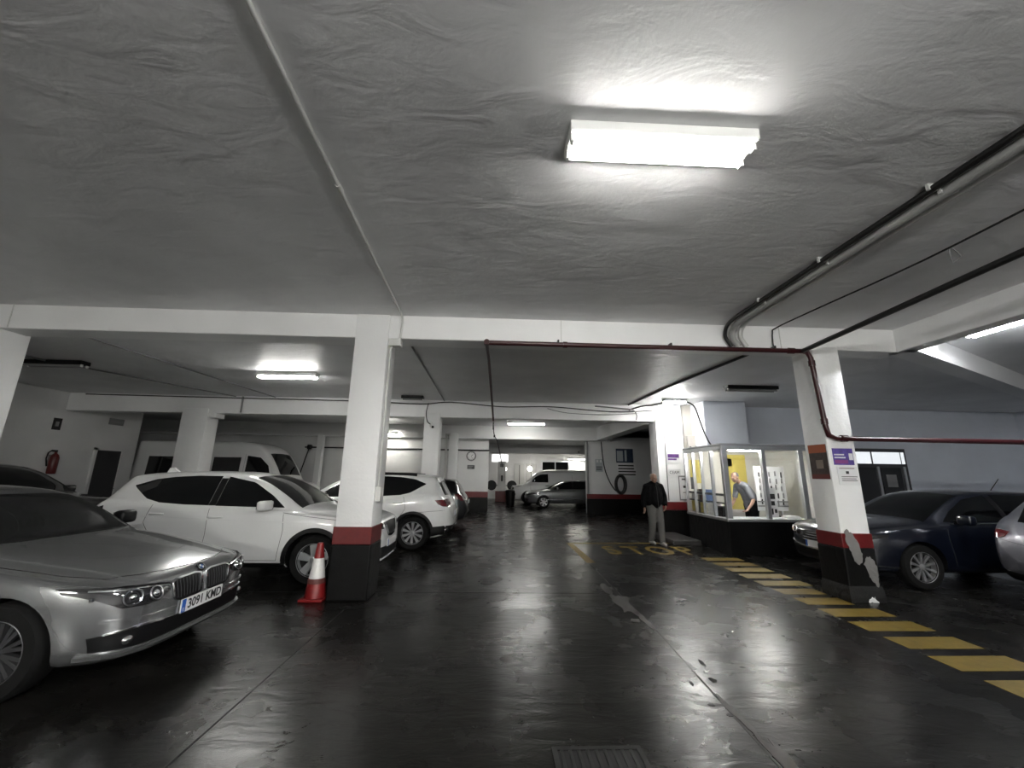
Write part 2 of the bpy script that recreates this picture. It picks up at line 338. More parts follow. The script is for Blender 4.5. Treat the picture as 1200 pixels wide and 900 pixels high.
# floor markings and joints (parts of the floor)
def flat(name, poly, m, h=.002, lab=None):
    o = MB().prism(poly, 0, h).build(name, m, fl); return tag(o, lab)
for k in range(12):
    y0 = 3.28+.452*k; xa = 4.06+.035*(y0-3.6); xb = xa+.76
    if 5.6 < y0+.29 and y0 < 6.15: xb = 4.76
    flat('yellow_stripe', [(xa, y0), (xb, y0), (xb+.01, y0+.29), (xa+.01, y0+.29)], M_YEL)
flat('yellow_line', [(1.78, 10.12), (4.5, 10.25), (4.5, 10.36), (1.78, 10.23)], M_YEL)
flat('yellow_line', [(1.77, 8.0), (1.94, 8.0), (1.92, 10.1), (1.78, 10.1)], M_YEL)
for ch, cx in (('S', 2.62), ('T', 3.14), ('O', 3.70), ('P', 4.28)):
    t = text_mb(ch, 1.35, .52, .001, bold=.022); t.xf(Matrix.Translation((cx, 9.28, .0012)))
    bmx = t.build('letter', M_YEL, fl); tag(bmx, 'yellow painted letter ' + ch)
M_JOINT = mat('floor_joint', (.006, .006, .006), .8); M_SEAM = mat('floor_seam_filler', (.02, .018, .016), .6, var=.6, vscale=5)
M_PATCH = mat('floor_repair', (.026, .023, .02), .5, var=.4, vscale=20)
seam = [(1.55, .9), (1.66, 2.65), (1.76, 4.63), (1.80, 7.97), (1.86, 11), (1.9, 15.0), (1.93, 17.9)]
mb = MB()
for a, b in zip(seam[:-1], seam[1:]): mb.prism([(a[0]-.007, a[1]), (a[0]+.007, a[1]), (b[0]+.007, b[1]), (b[0]-.007, b[1])], 0, .0015)
mb.build('expansion_joint', M_SEAM, fl)
def rag(cx, cy, rx, ry, n=16, j=.35): return [(cx+rx*math.cos(2*PI*i/n)*(1+random.uniform(-j, j)), cy+ry*math.sin(2*PI*i/n)*(1+random.uniform(-j, j))) for i in range(n)]
for cx, cy, rx, ry in ((1.72, 2.62, .055, .28), (1.70, 2.25, .06, .16), (1.715, 3.15, .028, .22), (1.69, 5.6, .10, .42), (1.66, 6.3, .07, .3), (1.75, 5.0, .035, .28), (1.64, 4.95, .05, .06)):
    flat('repair_patch', rag(cx, cy, rx, ry), M_PATCH, .003)
for cx, cy, rx, ry in ((1.60, 3.25, .022, .02), (1.66, 3.12, .02, .018), (1.60, 3.55, .015, .03), (1.80, 3.6, .025, .035), (1.87, 3.9, .015, .06)):
    flat('chipped_spot', rag(cx, cy, rx, ry, 11), M_JOINT, .0032)
def strip(name, a, b, wd, m):
    a = Vector((*a, 0)); b = Vector((*b, 0)); t = (b-a).normalized().cross(Vector((0,0,1)))*wd/2
    flat(name, [(a+t)[:2], (b+t)[:2], (b-t)[:2], (a-t)[:2]], m, .0015)
strip('floor_joint', (-1.78, 1.2), (-1.76, 5.4), .012, M_JOINT)
strip('floor_joint', (-8, 6.05), (1.7, 6.02), .012, M_JOINT)
strip('floor_joint', (1.85, 6.55), (4.0, 6.6), .012, M_JOINT)
strip('floor_scratch', (2.4, 7.3), (4.0, 7.2), .02, M_PATCH)
kb = tag(MB().bbox(4.3, 5.0, 9.95, 11.4, 0, .12, .02).build('kerb', plaster('kerb_concrete', (.03,.029,.028), .4, .3, .3)), 'low grey concrete kerb at the foot of the kiosk column', 'kerb', None, 'structure')
# drain grate
g = thing('drain_grate', 'dark steel drain grate set in the floor', 'drain grate', (.65, 2.45, 0))
M_IRON = mat('drain_iron', (.012, .0115, .011), .5, .3)
for a in ((-.27,.27,.33,.36), (-.27,.27,-.36,-.33), (-.27,-.24,-.33,.33), (.24,.27,-.33,.33)): MB().box(a[0], a[1], a[2], a[3], 0, .008).build('frame_bar', M_IRON, g)
for k in range(9): MB().box(-.225+k*.052, -.205+k*.052, -.33, .33, .001, .006).build('bar', M_IRON, g)
MB().box(-.24, .24, -.33, .33, 0, .0012).build('pit', M_JOINT, g)
#@@LAMPS
# ================================================================= LAMPS
def lamp(loc, length, along, ztop, label, n=2, lit=True, tubes=None, group=None, thick=.08, wid=.2):
    """fluorescent batten hung on a ceiling at height ztop; along = angle of its long axis"""
    r = thing('fluorescent_lamp', label, 'lamp', (loc[0], loc[1], ztop), along, group); h = length/2
    MB().bbox(-h, h, -wid/2, wid/2, -thick, 0, .008).build('housing', M_WHITE if lit else M_BLACK, r)
    ys = (-wid*.27, wid*.27) if n == 2 else (0,)
    for y in ys:
        MB().tube([(-h+.03, y, -thick-.024), (h-.03, y, -thick-.024)], .019, 10).build('tube', (tubes or M_TUBE) if lit else M_TUBEOFF, r)
        for sx in (-1, 1): MB().bbox(sx*(h-.018)-.012, sx*(h-.018)+.012, y-.022, y+.022, -thick-.05, -thick+.002, .004).build('lampholder', M_WHITE, r)
    return r
M_TUBEM = mat('lit_tube_warm', (1,1,1), .5, emit=(1, .99, .95), es=TUBE*.165)
M_TUBEC = mat('lit_tube_cool', (1,1,1), .5, emit=(.93, .96, 1), es=TUBE*.3)
lamp((1.09, 2.3), 1.28, .0, C1, 'large white twin-tube ceiling lamp glowing on the rough plaster', 2, wid=.27, thick=.08, tubes=M_TUBEM)
lamp((-4.5, 8.55), 1.28, -.03, C2, 'lit ceiling lamp above the white crossover', 2, tubes=M_TUBEM)
lamp((1.22, 15.9), 1.5, -.05, C2, 'lit ceiling lamp in front of the clock wall', 2, tubes=M_TUBEM)
lamp((-4.6, 17.3), .9, 0, 3.3, 'short lit lamp hanging near the white wall panel', 2, tubes=mat('lit_tube_mid', (1,1,1), .5, emit=(1, .98, .9), es=TUBE*.16))
MB().box(-4.62, -4.58, 17.28, 17.32, 3.3, C2).build('hanger', M_PVC, bpy.data.objects['fluorescent_lamp.003']).matrix_parent_inverse = Matrix.Translation((4.6, -17.3, -3.3))
M_TUBEF = mat('lit_tube_old', (1,1,1), .5, emit=(1, .97, .88), es=TUBE*.085)
lamp((3.1, 24.6), 1.2, 0, 3.3, 'lit ceiling lamp over the white van', 2, tubes=M_TUBEF)
lamp((5.6, 26.6), 1.6, 0, 2.75, 'lit lamp in front of the interior windows', 2, tubes=M_TUBEF)
MB().box(5.58, 5.62, 26.58, 26.62, 2.75, 3.3).build('hanger', M_PVC, bpy.data.objects['fluorescent_lamp.005']).matrix_parent_inverse = Matrix.Translation((-5.6, -26.6, -2.75))
lamp((7.35, 4.95), 1.3, PI/2-.02, C1, 'lit lamp in the bay right of the battered column', 2, tubes=M_TUBEC)
lamp((4.85, 10.5), .62, 0, C2, 'short bright lamp at the head of the kiosk column', 2, tubes=mat('lit_tube_kiosk', (1,1,1), .5, emit=(1, .985, .95), es=TUBE*.48))
M_TUBEB = mat('lit_tube_added', (1,1,1), .5, emit=(1, .995, .975), es=TUBE*1.75)
for x_, y_, tb, lb in ((1.3, -2.6, M_TUBEB, 'added unseen twin-tube lamp in the bay before the end wall'), (-5.0, -4.2, M_TUBE, 'added unseen twin-tube lamp over the row of the silver saloon'), (4.8, -3.6, M_TUBE, 'added unseen twin-tube lamp over the row of the pale silver car')):  # unseen fill lamps added behind the camera to brighten ceiling and cross beam
    r_ = lamp((x_, y_), 1.28, 0, 3.3, lb, 2, tubes=tb)
    for hx in (-.45, .45): MB().tube([(hx, 0, -.01), (hx, 0, C1-3.3+.01)], .008).build('hanger', M_GREYP, r_)
lamp((-8.75, 8.0), 1.15, 0, C2, 'unlit dark ceiling lamp near the left side wall', 2, False)
lamp((5.9, 8.8), 1.2, 0, C2, 'unlit dark ceiling lamp above the kiosk roof', 2, False)
lamp((-2.3, 10.9), .6, 0, C2, 'unlit dark lamp beside the column with the security camera', 1, False)
# small round bulbs at the far end
M_BULB = mat('lit_bulb', (1,1,1), .5, emit=(1, .97, .9), es=1)
for x, y, z, lb in ((.62, 26.5, 1.95, 'round lit globe lamp beside the air pump'), (6.35, 26.5, 2.0, 'square glowing lamp at the end of the interior windows'), (2.35, 27.2, 2.0, 'small lit lamp between the pale doors')):
    r = thing('wall_lamp', lb, 'lamp', (x, y, z)); MB().ball((0,0,0), .16, 12, 8).build('globe', M_BULB, r, 60); MB().tube([(0,0,.14), (0,0,3.3-z)], .012).build('rod', M_PVC, r)

# ================================================================= PIPES, CONDUITS, CABLES
def pipe(name, label, cat, path, r, m, n=10, smooth=True, fittings=()):
    o = MB().tube(path, r, n).build(name, m, None, 50); tag(o, label, cat)
    for (p, ax, l, rr) in fittings:
        v = Vector(p); a = {'x': Vector((l/2,0,0)), 'y': Vector((0,l/2,0)), 'z': Vector((0,0,l/2))}[ax]
        MB().tube([v-a, v+a], rr, 12).build('fitting', m, o, 40)
    return o
yp = 5.6
rp = pipe('fire_pipe', 'dark red fire pipe along the long cross beam and across the battered column', 'pipe',
    [(-.16, yp, 3.49), (4.62, yp, 3.49), (4.70, yp, 3.47), (4.74, yp, 3.38), (4.80, yp, 2.35), (4.83, yp, 2.22), (4.94, yp, 2.18), (5.3, yp, 2.175), (15.9, yp, 2.15)], .036, M_RPIPE,
    fittings=[((1.0, yp, 3.49), 'x', .06, .046), ((4.45, yp, 3.49), 'x', .09, .046), ((4.745, yp, 3.3), 'z', .08, .046), ((4.795, yp, 2.42), 'z', .08, .046), ((5.05, yp, 2.18), 'x', .09, .048), ((8.2, yp, 2.165), 'x', .1, .046)])
for x in (.9, 2.6, 4.2): MB().box(x-.012, x+.012, yp-.02, yp+.09, 3.52, 3.56).build('hanger', M_BPIPE, rp)
pipe('fire_pipe', 'dark red pipe running back under the ceiling toward the clock wall', 'pipe',
    [(-.16, 5.55, 3.49), (-.16, 5.75, 3.49), (-.14, 6.4, 3.47), (-.08, 11.35, 3.22), (-.07, 11.42, 3.1)], .026, M_RPIPE, fittings=[((-.16, 5.6, 3.49), 'y', .1, .042)])
pipe('hanging_hose', 'thin black hose hanging in front of the clock wall', 'hose', smoothpath([(-.07, 11.42, 3.12), (-.06, 11.42, 2.85), (-.03, 11.42, 2.68), (.06, 11.42, 2.5), (.14, 11.42, 2.15), (.22, 11.42, 1.8)]), .013, M_CABLE,
    fittings=[((-.065, 11.42, 2.95), 'z', .2, .022), ((-.03, 11.42, 2.66), 'z', .06, .024)])
pipe('black_pipe', 'straight black pipe running overhead to the head of the battered column', 'pipe', [(3.75, -6.9, 3.48), (4.28, 1.5, 3.48), (4.6, 5.55, 3.48)], .034, M_BPIPE)
ys = (-6.9, 5.3)
for x, r, m, lb in ((3.42, .028, M_BPIPE, 'thick black cable conduit along the ceiling'), (3.53, .046, mat('pale_grey_conduit', (.36, .36, .35), .4), 'grey conduit beside the thick black conduit on the ceiling'), (3.66, .032, M_PVC, 'thin pale conduit with clips along the ceiling')):
    zz = C1-r-.012
    o = pipe('ceiling_conduit', lb, 'conduit', smoothpath([(x, ys[0], zz), (x, 0, zz), (x, 4.6, zz), (x, 5.2, zz), (x+.02, 5.5, zz-.03), (x+.03, 5.6, zz-.16), (x+.1, 5.62, 3.58), (x+.13, 5.62, 3.54)], 5), r, m)
    for y in (-4, -1, 1.5, 2.6, 3.7, 4.7): MB().box(x-r-.012, x+r+.012, y-.012, y+.012, zz-r*.5, C1+.005).build('clip', M_PVC, o)
pipe('ceiling_cable', 'thin black cable sagging under the ceiling toward the battered column', 'cable', smoothpath([(4.55, -6.9, C1-.02), (4.50, 1.0, C1-.05), (4.47, 2.4, C1-.03), (4.42, 3.6, C1-.06), (4.33, 4.9, C1-.04), (4.24, 5.55, C1-.06), (4.22, 5.63, C1-.12), (4.22, 5.65, 3.56)], 5), .010, M_CABLE)
pipe('ceiling_cable', 'small loop of spare wire under the ceiling cable', 'cable', smoothpath([(4.44, 3.35, C1-.05), (4.48, 3.33, C1-.12), (4.52, 3.35, C1-.16), (4.5, 3.4, C1-.18), (4.46, 3.38, C1-.12), (4.44, 3.36, C1-.05)], 4), .006, M_GREYP)
pipe('ceiling_conduit', 'white plastic conduit running along the ceiling to the cone column', 'conduit', [(-1.15, -6.9, C1-.018), (-1.28, 1.5, C1-.018), (-1.42, 5.45, C1-.018), (-1.42, 5.6, C1-.04), (-1.42, 5.645, C1-.1), (-1.43, 5.645, 3.6), (-1.45, 5.645, 3.5), (-1.52, 5.66, 3.46)], .016, M_PVC,
    fittings=[((-1.33, 2.9, C1-.018), 'y', .08, .022), ((-1.22, .5, C1-.018), 'y', .08, .022), ((-1.42, 5.1, C1-.018), 'y', .08, .022)])
jb = tag(MB().bbox(-1.6, -1.42, 5.63, 5.76, 3.42, 3.53, .01).build('junction_box', M_PVC), 'white junction box at the head of the cone column', 'junction box')
pipe('wall_conduit', 'white conduit running down the side of the cone column', 'conduit', [(-1.55, 5.7, 3.45), (-1.585, 5.72, 3.38), (-1.592, 5.72, 1.4)], .018, M_PVC, fittings=[((-1.592, 5.72, 2.4), 'z', .06, .024)])
tag(MB().bbox(-1.612, -1.54, 5.66, 5.77, 1.22, 1.42, .01).build('switch_box', M_PVC), 'small pale switch box on the side of the cone column', 'switch box')
pipe('ceiling_conduit', 'grey conduit on the ceiling behind the cone column', 'conduit', [(-1.42, 6.06, C2-.02), (-1.5, 11.45, C2-.02)], .018, M_GREYP)
pipe('ceiling_conduit', 'pale conduit crossing the ceiling above the left side door', 'conduit', [(-9.6, 6.1, C2-.02), (-7.4, 11.45, C2-.02)], .016, M_GREYP)
pipe('ceiling_conduit', 'thin grey conduit crossing the ceiling beside the lit lamp above the white crossover', 'conduit', [(-6.6, 6.1, C2-.02), (-6.3, 11.45, C2-.02)], .014, M_GREYP)
pipe('ceiling_conduit', 'dark conduit on the ceiling behind the red pipe', 'conduit', [(4.3, 6.06, C2-.025), (4.05, 8.5, C2-.025), (3.9, 11.45, C2-.025)], .025, M_BPIPE)
pipe('beam_cable', 'black cable strung along the top of the second cross beam', 'cable', smoothpath([(-11.5, 11.46, 3.64), (-8, 11.45, 3.62), (-4, 11.45, 3.6), (-2.2, 11.44, 3.55), (-1.3, 11.44, 3.62), (.2, 11.45, 3.52), (1.6, 11.45, 3.55), (3.4, 11.45, 3.44), (4.6, 11.45, 3.5)], 5), .014, M_CABLE)
pipe('beam_cable', 'thin grey cable along the right part of the second cross beam', 'cable', smoothpath([(1.5, 11.47, 3.5), (2.1, 11.47, 3.38), (3.2, 11.47, 3.35), (4.3, 11.47, 3.42)], 5), .01, M_GREYP)
pipe('beam_cable', 'black cable looping down to the security camera', 'cable', smoothpath([(-1.95, 11.44, 3.58), (-2.0, 11.43, 3.3), (-1.95, 11.42, 3.05), (-1.82, 11.42, 2.95)], 6), .012, M_CABLE)
pipe('column_conduit', 'grey conduit running up the wall beside the slim column', 'conduit', [(-2.12, 17.55, .1), (-2.12, 17.55, 3.3)], .05, M_PVC)
pipe('column_conduit', 'pale pipe up the face of the second cross beam left of the lamp', 'conduit', [(-7.2, 11.46, 3.2), (-7.2, 11.46, 3.66)], .025, M_GREYP)
pipe('column_conduit', 'grey conduit on the white column beside the purple notice', 'conduit', [(4.88, 11.37, 3.3), (4.88, 11.37, .95)], .012, M_GREYP)
pipe('wall_pipe', 'dark downpipe at the corner of the notice wall', 'pipe', [(4.12, 17.94, 3.2), (4.12, 17.94, .82)], .045, M_GREYP)
pipe('hanging_hose', 'black air hose hanging down to the coil on the notice wall', 'hose', smoothpath([(4.75, 17.85, 3.1), (4.78, 17.85, 2.6), (4.85, 17.85, 2.0), (5.0, 17.85, 1.5), (5.25, 17.85, 1.05), (5.42, 17.85, .95)], 6), .022, M_CABLE)
pipe('hanging_hose', 'black cable drooping from the kiosk column head to the kiosk roof', 'cable', smoothpath([(5.2, 10.6, 3.64), (5.45, 10.62, 3.5), (5.62, 10.7, 3.1), (5.72, 10.66, 2.7), (5.85, 10.6, 2.42), (6.1, 10.5, 2.36)], 6), .02, M_CABLE)
pipe('beam_conduit', 'bundle of pipes bent over the end of the second cross beam', 'conduit', smoothpath([(2.9, 11.45, 3.6), (3.6, 11.44, 3.55), (4.0, 11.42, 3.5), (4.12, 11.42, 3.36), (4.1, 11.42, 3.2)], 5), .022, M_GREYP)
pipe('beam_conduit', 'dark pipe rising from the beam to the kiosk column lamp', 'conduit', smoothpath([(3.9, 11.44, 3.5), (4.3, 11.42, 3.62), (4.6, 11.3, 3.64), (4.8, 10.62, 3.64)], 5), .025, M_BPIPE)
# cameras
def seccam(loc, rz, label):
    r = thing('security_camera', label, 'camera', loc, rz)
    MB().bbox(-.03, .03, -.03, .06, .0, .08, .01).build('bracket', M_WHITE, r); MB().tube([(0, .06, -.02), (0, -.2, -.08)], .05, 12).build('camera_body', M_WHITE, r, 40)
    MB().tube([(0, -.19, -.078), (0, -.215, -.084)], .035, 12).build('lens', M_BLACK, r); return r
seccam((-1.82, 11.4, 2.95), .3, 'white security camera on the column with the looping cable')
seccam((4.9, 23.14, 3.0), -.6, 'small security camera on the beam behind the white van')

# ================================================================= THINGS ON WALLS
ck = thing('wall_clock', 'round white wall clock on the white back wall', 'clock', (-1.05, BY, 2.38))
MB().lathe([(.22, 0), (.22, -.05), (.175, -.06), (.165, -.045)], 28, 'y').build('rim', M_GREYP, ck, 40); MB().lathe([(.175, -.03), (.175, -.046)], 28, 'y').build('dial', M_PAPER, ck)
for a, l, w_ in ((.9, .1, .014), (2.6, .14, .01)): MB().box(-w_/2, w_/2, -.052, -.047, 0, l).xf(Matrix.Rotation(a, 4, 'Y')).build('hand', M_INK, ck)
for k in range(12): MB().box(-.006, .006, -.05, -.046, .14, .165).xf(Matrix.Rotation(k*PI/6, 4, 'Y')).build('hour_mark', M_INK, ck)
def sign(name, label, cat, loc, w_, h_, base, blocks=(), face='-y', texts=()):
    """flat sign; blocks: (x0,x1,z0,z1,mat) in 0..1 of the sign; texts: (string, cx, cz, size, mat)"""
    rz = {'-y': 0, '-x': -PI/2, '+x': PI/2}[face]
    r = thing(name, label, cat, loc, rz); MB().box(-w_/2, w_/2, -.008, 0, -h_/2, h_/2).build('panel', base, r)
    for x0, x1, z0, z1, m in blocks: MB().box(-w_/2+x0*w_, -w_/2+x1*w_, -.0095, -.008, -h_/2+z0*h_, -h_/2+z1*h_).build('print', m, r)
    for s, cx, cz, sz, m in texts:
        t = text_mb(s, sz, .9, .0004); t.xf(Matrix.Translation((-w_/2+cx*w_, -.0095, -h_/2+cz*h_)) @ Matrix.Rotation(PI/2, 4, 'X')); t.build('lettering', m, r)
    return r
lines = lambda zs, x0=.1, x1=.9, m=M_INK, t=.02: [(x0, x1-random.uniform(0, .12), z-t, z+t, m) for z in zs]
sign('wall_sign', 'small dark notice under the wall clock', 'sign', (-1.05, BY, 1.9), .32, .17, mat('dark_notice', (.06,.06,.06), .5), [(.1, .8, .55, .8, M_GREYP), (.1, .6, .2, .4, M_GREYP)])
M_BLUE1 = mat('print_blue', (.02, .035, .07), .4, var=.5, vscale=14); M_PALE = mat('print_pale', (.4, .43, .45), .5)
sign('wall_poster', 'blue photo poster on the notice wall', 'poster', (5.83, BY, 2.5), .78, .62, M_BLUE1, [(.05, .4, .1, .85, M_PALE), (.5, .62, .1, .9, M_PALE)])
sign('wall_poster', 'white text notice below the blue photo poster', 'poster', (5.9, BY, 1.86), .85, .58, M_PAPER, lines((.85, .62, .4, .18), .05, .98, t=.05))
sign('wall_sign', 'grey safety notice with three white dots on the notice wall', 'sign', (4.66, BY, 2.05), .34, .55, M_PALE, [(.15, .4, .75, .95, M_PAPER), (.6, .85, .75, .95, M_PAPER)]+lines((.4, .28, .16), .1, .9, t=.03))
# coil of hose on the notice wall
cl = thing('hose_coil', 'black hose coil hanging on the notice wall', 'hose', (5.55, 17.85, 1.25))
for k in range(4): MB().tube([( (.2+.02*(k%2))*math.cos(a), -.03*k+.04, (.36+.02*(k%2))*math.sin(a)) for a in np.linspace(0, 2*PI, 25)], .055, 8).build('hose_loop', M_CABLE, cl, 60)
MB().bbox(-.03, .03, -.1, .14, .3, .36, .01).build('hook', M_BLACK, cl)
# kiosk column notices
M_PURP = mat('print_purple', (.16, .06, .26), .45, var=.5, vscale=25)
sign('column_notice', 'purple and white notice on the bright kiosk column', 'notice', (5.1, 11.388, 2.12), .36, .26, M_PAPER, [(.05, .95, .55, .95, M_PURP), (.05, .75, .3, .48, M_PURP)])
sign('column_notice', 'white notice with bold black lettering on the bright kiosk column', 'notice', (5.1, 11.388, 1.72), .36, .2, M_PAPER, texts=[('CEAM', .5, .5, .12, M_INK)])
sign('column_notice', 'grey framed notice low on the bright kiosk column', 'notice', (5.33, 11.388, 1.3), .26, .68, M_GREYP, [(.1, .9, .06, .94, M_PAPER), (.35, .8, .82, .88, M_INK), (.45, .75, .5, .6, M_INK), (.4, .7, .3, .34, M_INK)])
# posters on battered column: left face (x = 4.7) and front face (y = 5.65)
M_ORAN = mat('print_orange', (.34, .085, .03), .5); M_DARKP = mat('print_dark', (.05, .035, .03), .5, var=.6, vscale=20); M_DRED = mat('print_dark_red', (.12, .02, .018), .5)
sign('column_poster', 'orange and dark photo poster on the side of the battered column', 'poster', (4.82, 5.84, 1.85), .33, .50, M_DARKP, [(0, 1, .76, 1, M_ORAN), (0, 1, 0, .14, M_DRED), (.35, .75, .3, .55, mat('print_tan', (.2, .16, .13), .5))], '-x')
M_VIO = mat('print_violet', (.10, .07, .30), .45, var=.4, vscale=18); M_MAG = mat('print_magenta', (.22, .05, .2), .45)
sign('column_poster', 'blue and purple flyer on the front of the battered column', 'poster', (5.03, 5.65, 1.92), .30, .235, M_VIO, [(.05, .7, .08, .3, M_MAG), (.05, .6, .4, .48, M_PAPER), (.05, .55, .58, .66, M_PAPER), (.78, .97, .3, .7, M_PAPER)])
sign('column_poster', 'white text sheet below the purple flyer', 'poster', (5.06, 5.65, 1.65), .30, .26, M_PAPER, [(.4, .55, .6, .75, M_INK)]+lines((.45, .34, .24), .15, .95, t=.018)+[(.1, .85, .88, .92, M_DRED)])
# left wall objects
sign('wall_sign', 'small dark call point sign above the fire extinguisher', 'sign', (XL, 11.4, 2.78), .22, .32, M_BLACK, [(.3, .7, .3, .7, M_GREYP)], '+x')
sign('wall_sign', 'faint grey sign above the dark side door', 'sign', (XL, 13.1, 3.05), .5, .2, mat('faint_sign', (.2, .2, .2), .5), [(.1, .9, .35, .6, M_GREYP)], '+x')
fe = thing('fire_extinguisher', 'red fire extinguisher hanging on the left side wall', 'fire extinguisher', (XL+.12, 11.45, 1.45))
M_FIRE = mat('extinguisher_red', (.10, .008, .008), .35)
MB().lathe([(.02, 0), (.085, .0), (.095, .03), (.095, .42), (.07, .5), (.03, .54), (.03, .58)], 18).build('cylinder', M_FIRE, fe, 50)
MB().bbox(-.02, .02, -.1, .03, .58, .63, .008).build('valve', M_BLACK, fe); MB().tube([(0, -.1, .62), (.02, -.2, .55), (.02, -.22, .4), (.0, -.15, .2)], .016).build('hose', M_BLACK, fe)
MB().box(-.12, -.08, -.05, .05, .2, .5).build('wall_bracket', M_GREYP, fe)
# leaning stick and white post by back wall
tag(MB().bbox(-7.55, -7.32, 17.35, 17.6, 0, 3.12, .01).build('white_post', BEAMW), 'slim white post by the back wall left of the cone column', 'post', None, 'structure')
sk = thing('mop', 'dark mop leaning against the back wall', 'mop', (-8.1, 17.55, 0)); MB().tube([(-.35, -.2, 0), (.05, .25, 2.6)], .025).build('handle', M_BLACK, sk); MB().bbox(-.03, .13, .2, .36, 2.55, 2.75, .03).build('mop_head', M_BLACK, sk)

# traffic cone
cn = thing('traffic_cone', 'red and white traffic cone at the foot of the column', 'traffic cone', (-2.28, 5.72, 0))
M_CONER = mat('cone_red', (.22, .009, .01), .45, var=.2, vscale=15); M_CONEW = mat('cone_white_sleeve', (.75, .74, .72), .5)
MB().bbox(-.15, .15, -.15, .15, 0, .035, .01).build('base', M_CONER, cn)
MB().lathe([(.13, .03), (.125, .06), (.108, .2), (.10, .21)], 24).build('skirt', M_CONER, cn, 40)
MB().lathe([(.108, .2), (.11, .235), (.1, .26)], 24).build('collar', mat('cone_brown', (.12, .035, .03), .6), cn, 40)
MB().lathe([(.099, .25), (.066, .50)], 24).build('white_sleeve', M_CONEW, cn, 40)
MB().lathe([(.064, .50), (.04, .67), (.034, .685), (.02, .685)], 24).build('tip', M_CONER, cn, 40)

# far room: air pump, bin
ap = thing('air_pump', 'white tyre air pump post with red base at the far end', 'air pump', (.45, 25.2, 0))
MB().bbox(-.4, .4, -.3, .3, 0, .62, .02).build('red_base', BANDR, ap); MB().bbox(-.24, .24, -.16, .16, .62, 2.4, .03).build('post', M_WHITE, ap)
MB().bbox(-.05, .05, -.18, -.16, 1.2, 1.55, .005).build('dark_slot', M_BLACK, ap); MB().bbox(-.12, .12, -.18, -.16, 2.05, 2.25, .005).build('display', M_GREYP, ap)
for sx in (-1, 1): MB().lathe([(.3, -.1), (.3, .1)], 20, 'y', (sx*.62, 0, .95)).build('hose_reel', M_BLACK, ap, 40); MB().tube([(sx*.2, 0, .95), (sx*.62, 0, .95)], .03).build('reel_arm', M_GREYP, ap)
sign('lit_panel', 'bright white panel on the far end wall above the air pump', 'panel', (.35, 27.98, 2.7), 1.1, .5, mat('lit_panel', (.9,.9,.9), .5, emit=(1,1,1), es=.12))
bn = thing('litter_bin', 'black litter bin standing in front of the white van', 'bin', (.85, 21.9, 0))
MB().lathe([(.2, 0), (.22, .05), (.26, .72), (.24, .74), (.2, .72)], 20).build('bin_body', M_BLACK, bn, 40); MB().lathe([(.26, .72), (.27, .76), (.22, .8), (.05, .84)], 20).build('rim', M_BLACK, bn, 40)
#@@CARS
# ================================================================= CARS
def pchip(keys):
    xs = np.array([k[0] for k in keys], float); ys = np.array([k[1] for k in keys], float)
    h = np.diff(xs); dl = np.diff(ys)/h; m = np.zeros(len(xs)); m[0] = dl[0]; m[-1] = dl[-1]
    for i in range(1, len(xs)-1):
        if dl[i-1]*dl[i] > 0:
            w1 = 2*h[i]+h[i-1]; w2 = h[i]+2*h[i-1]; m[i] = (w1+w2)/(w1/dl[i-1]+w2/dl[i])
    def f(x):
        i = int(np.clip(np.searchsorted(xs, x)-1, 0, len(xs)-2)); t = (x-xs[i])/h[i]; t = min(max(t, 0), 1)
        return float((2*t**3-3*t**2+1)*ys[i]+(t**3-2*t**2+t)*h[i]*m[i]+(-2*t**3+3*t**2)*ys[i+1]+(t**3-t**2)*h[i]*m[i+1])
    return f
def resample(P, n):
    P = [Vector((p[0], p[1], 0)) for p in P]; d = [0]
    for a, b in zip(P[:-1], P[1:]): d.append(d[-1]+(b-a).length)
    out = []; j = 0
    for k in range(n+1):
        t = d[-1]*k/n
        while j < len(P)-2 and d[j+1] < t: j += 1
        u = (t-d[j])/max(d[j+1]-d[j], 1e-9); q = P[j].lerp(P[j+1], min(max(u, 0), 1)); out.append((q.x, q.y))
    return out
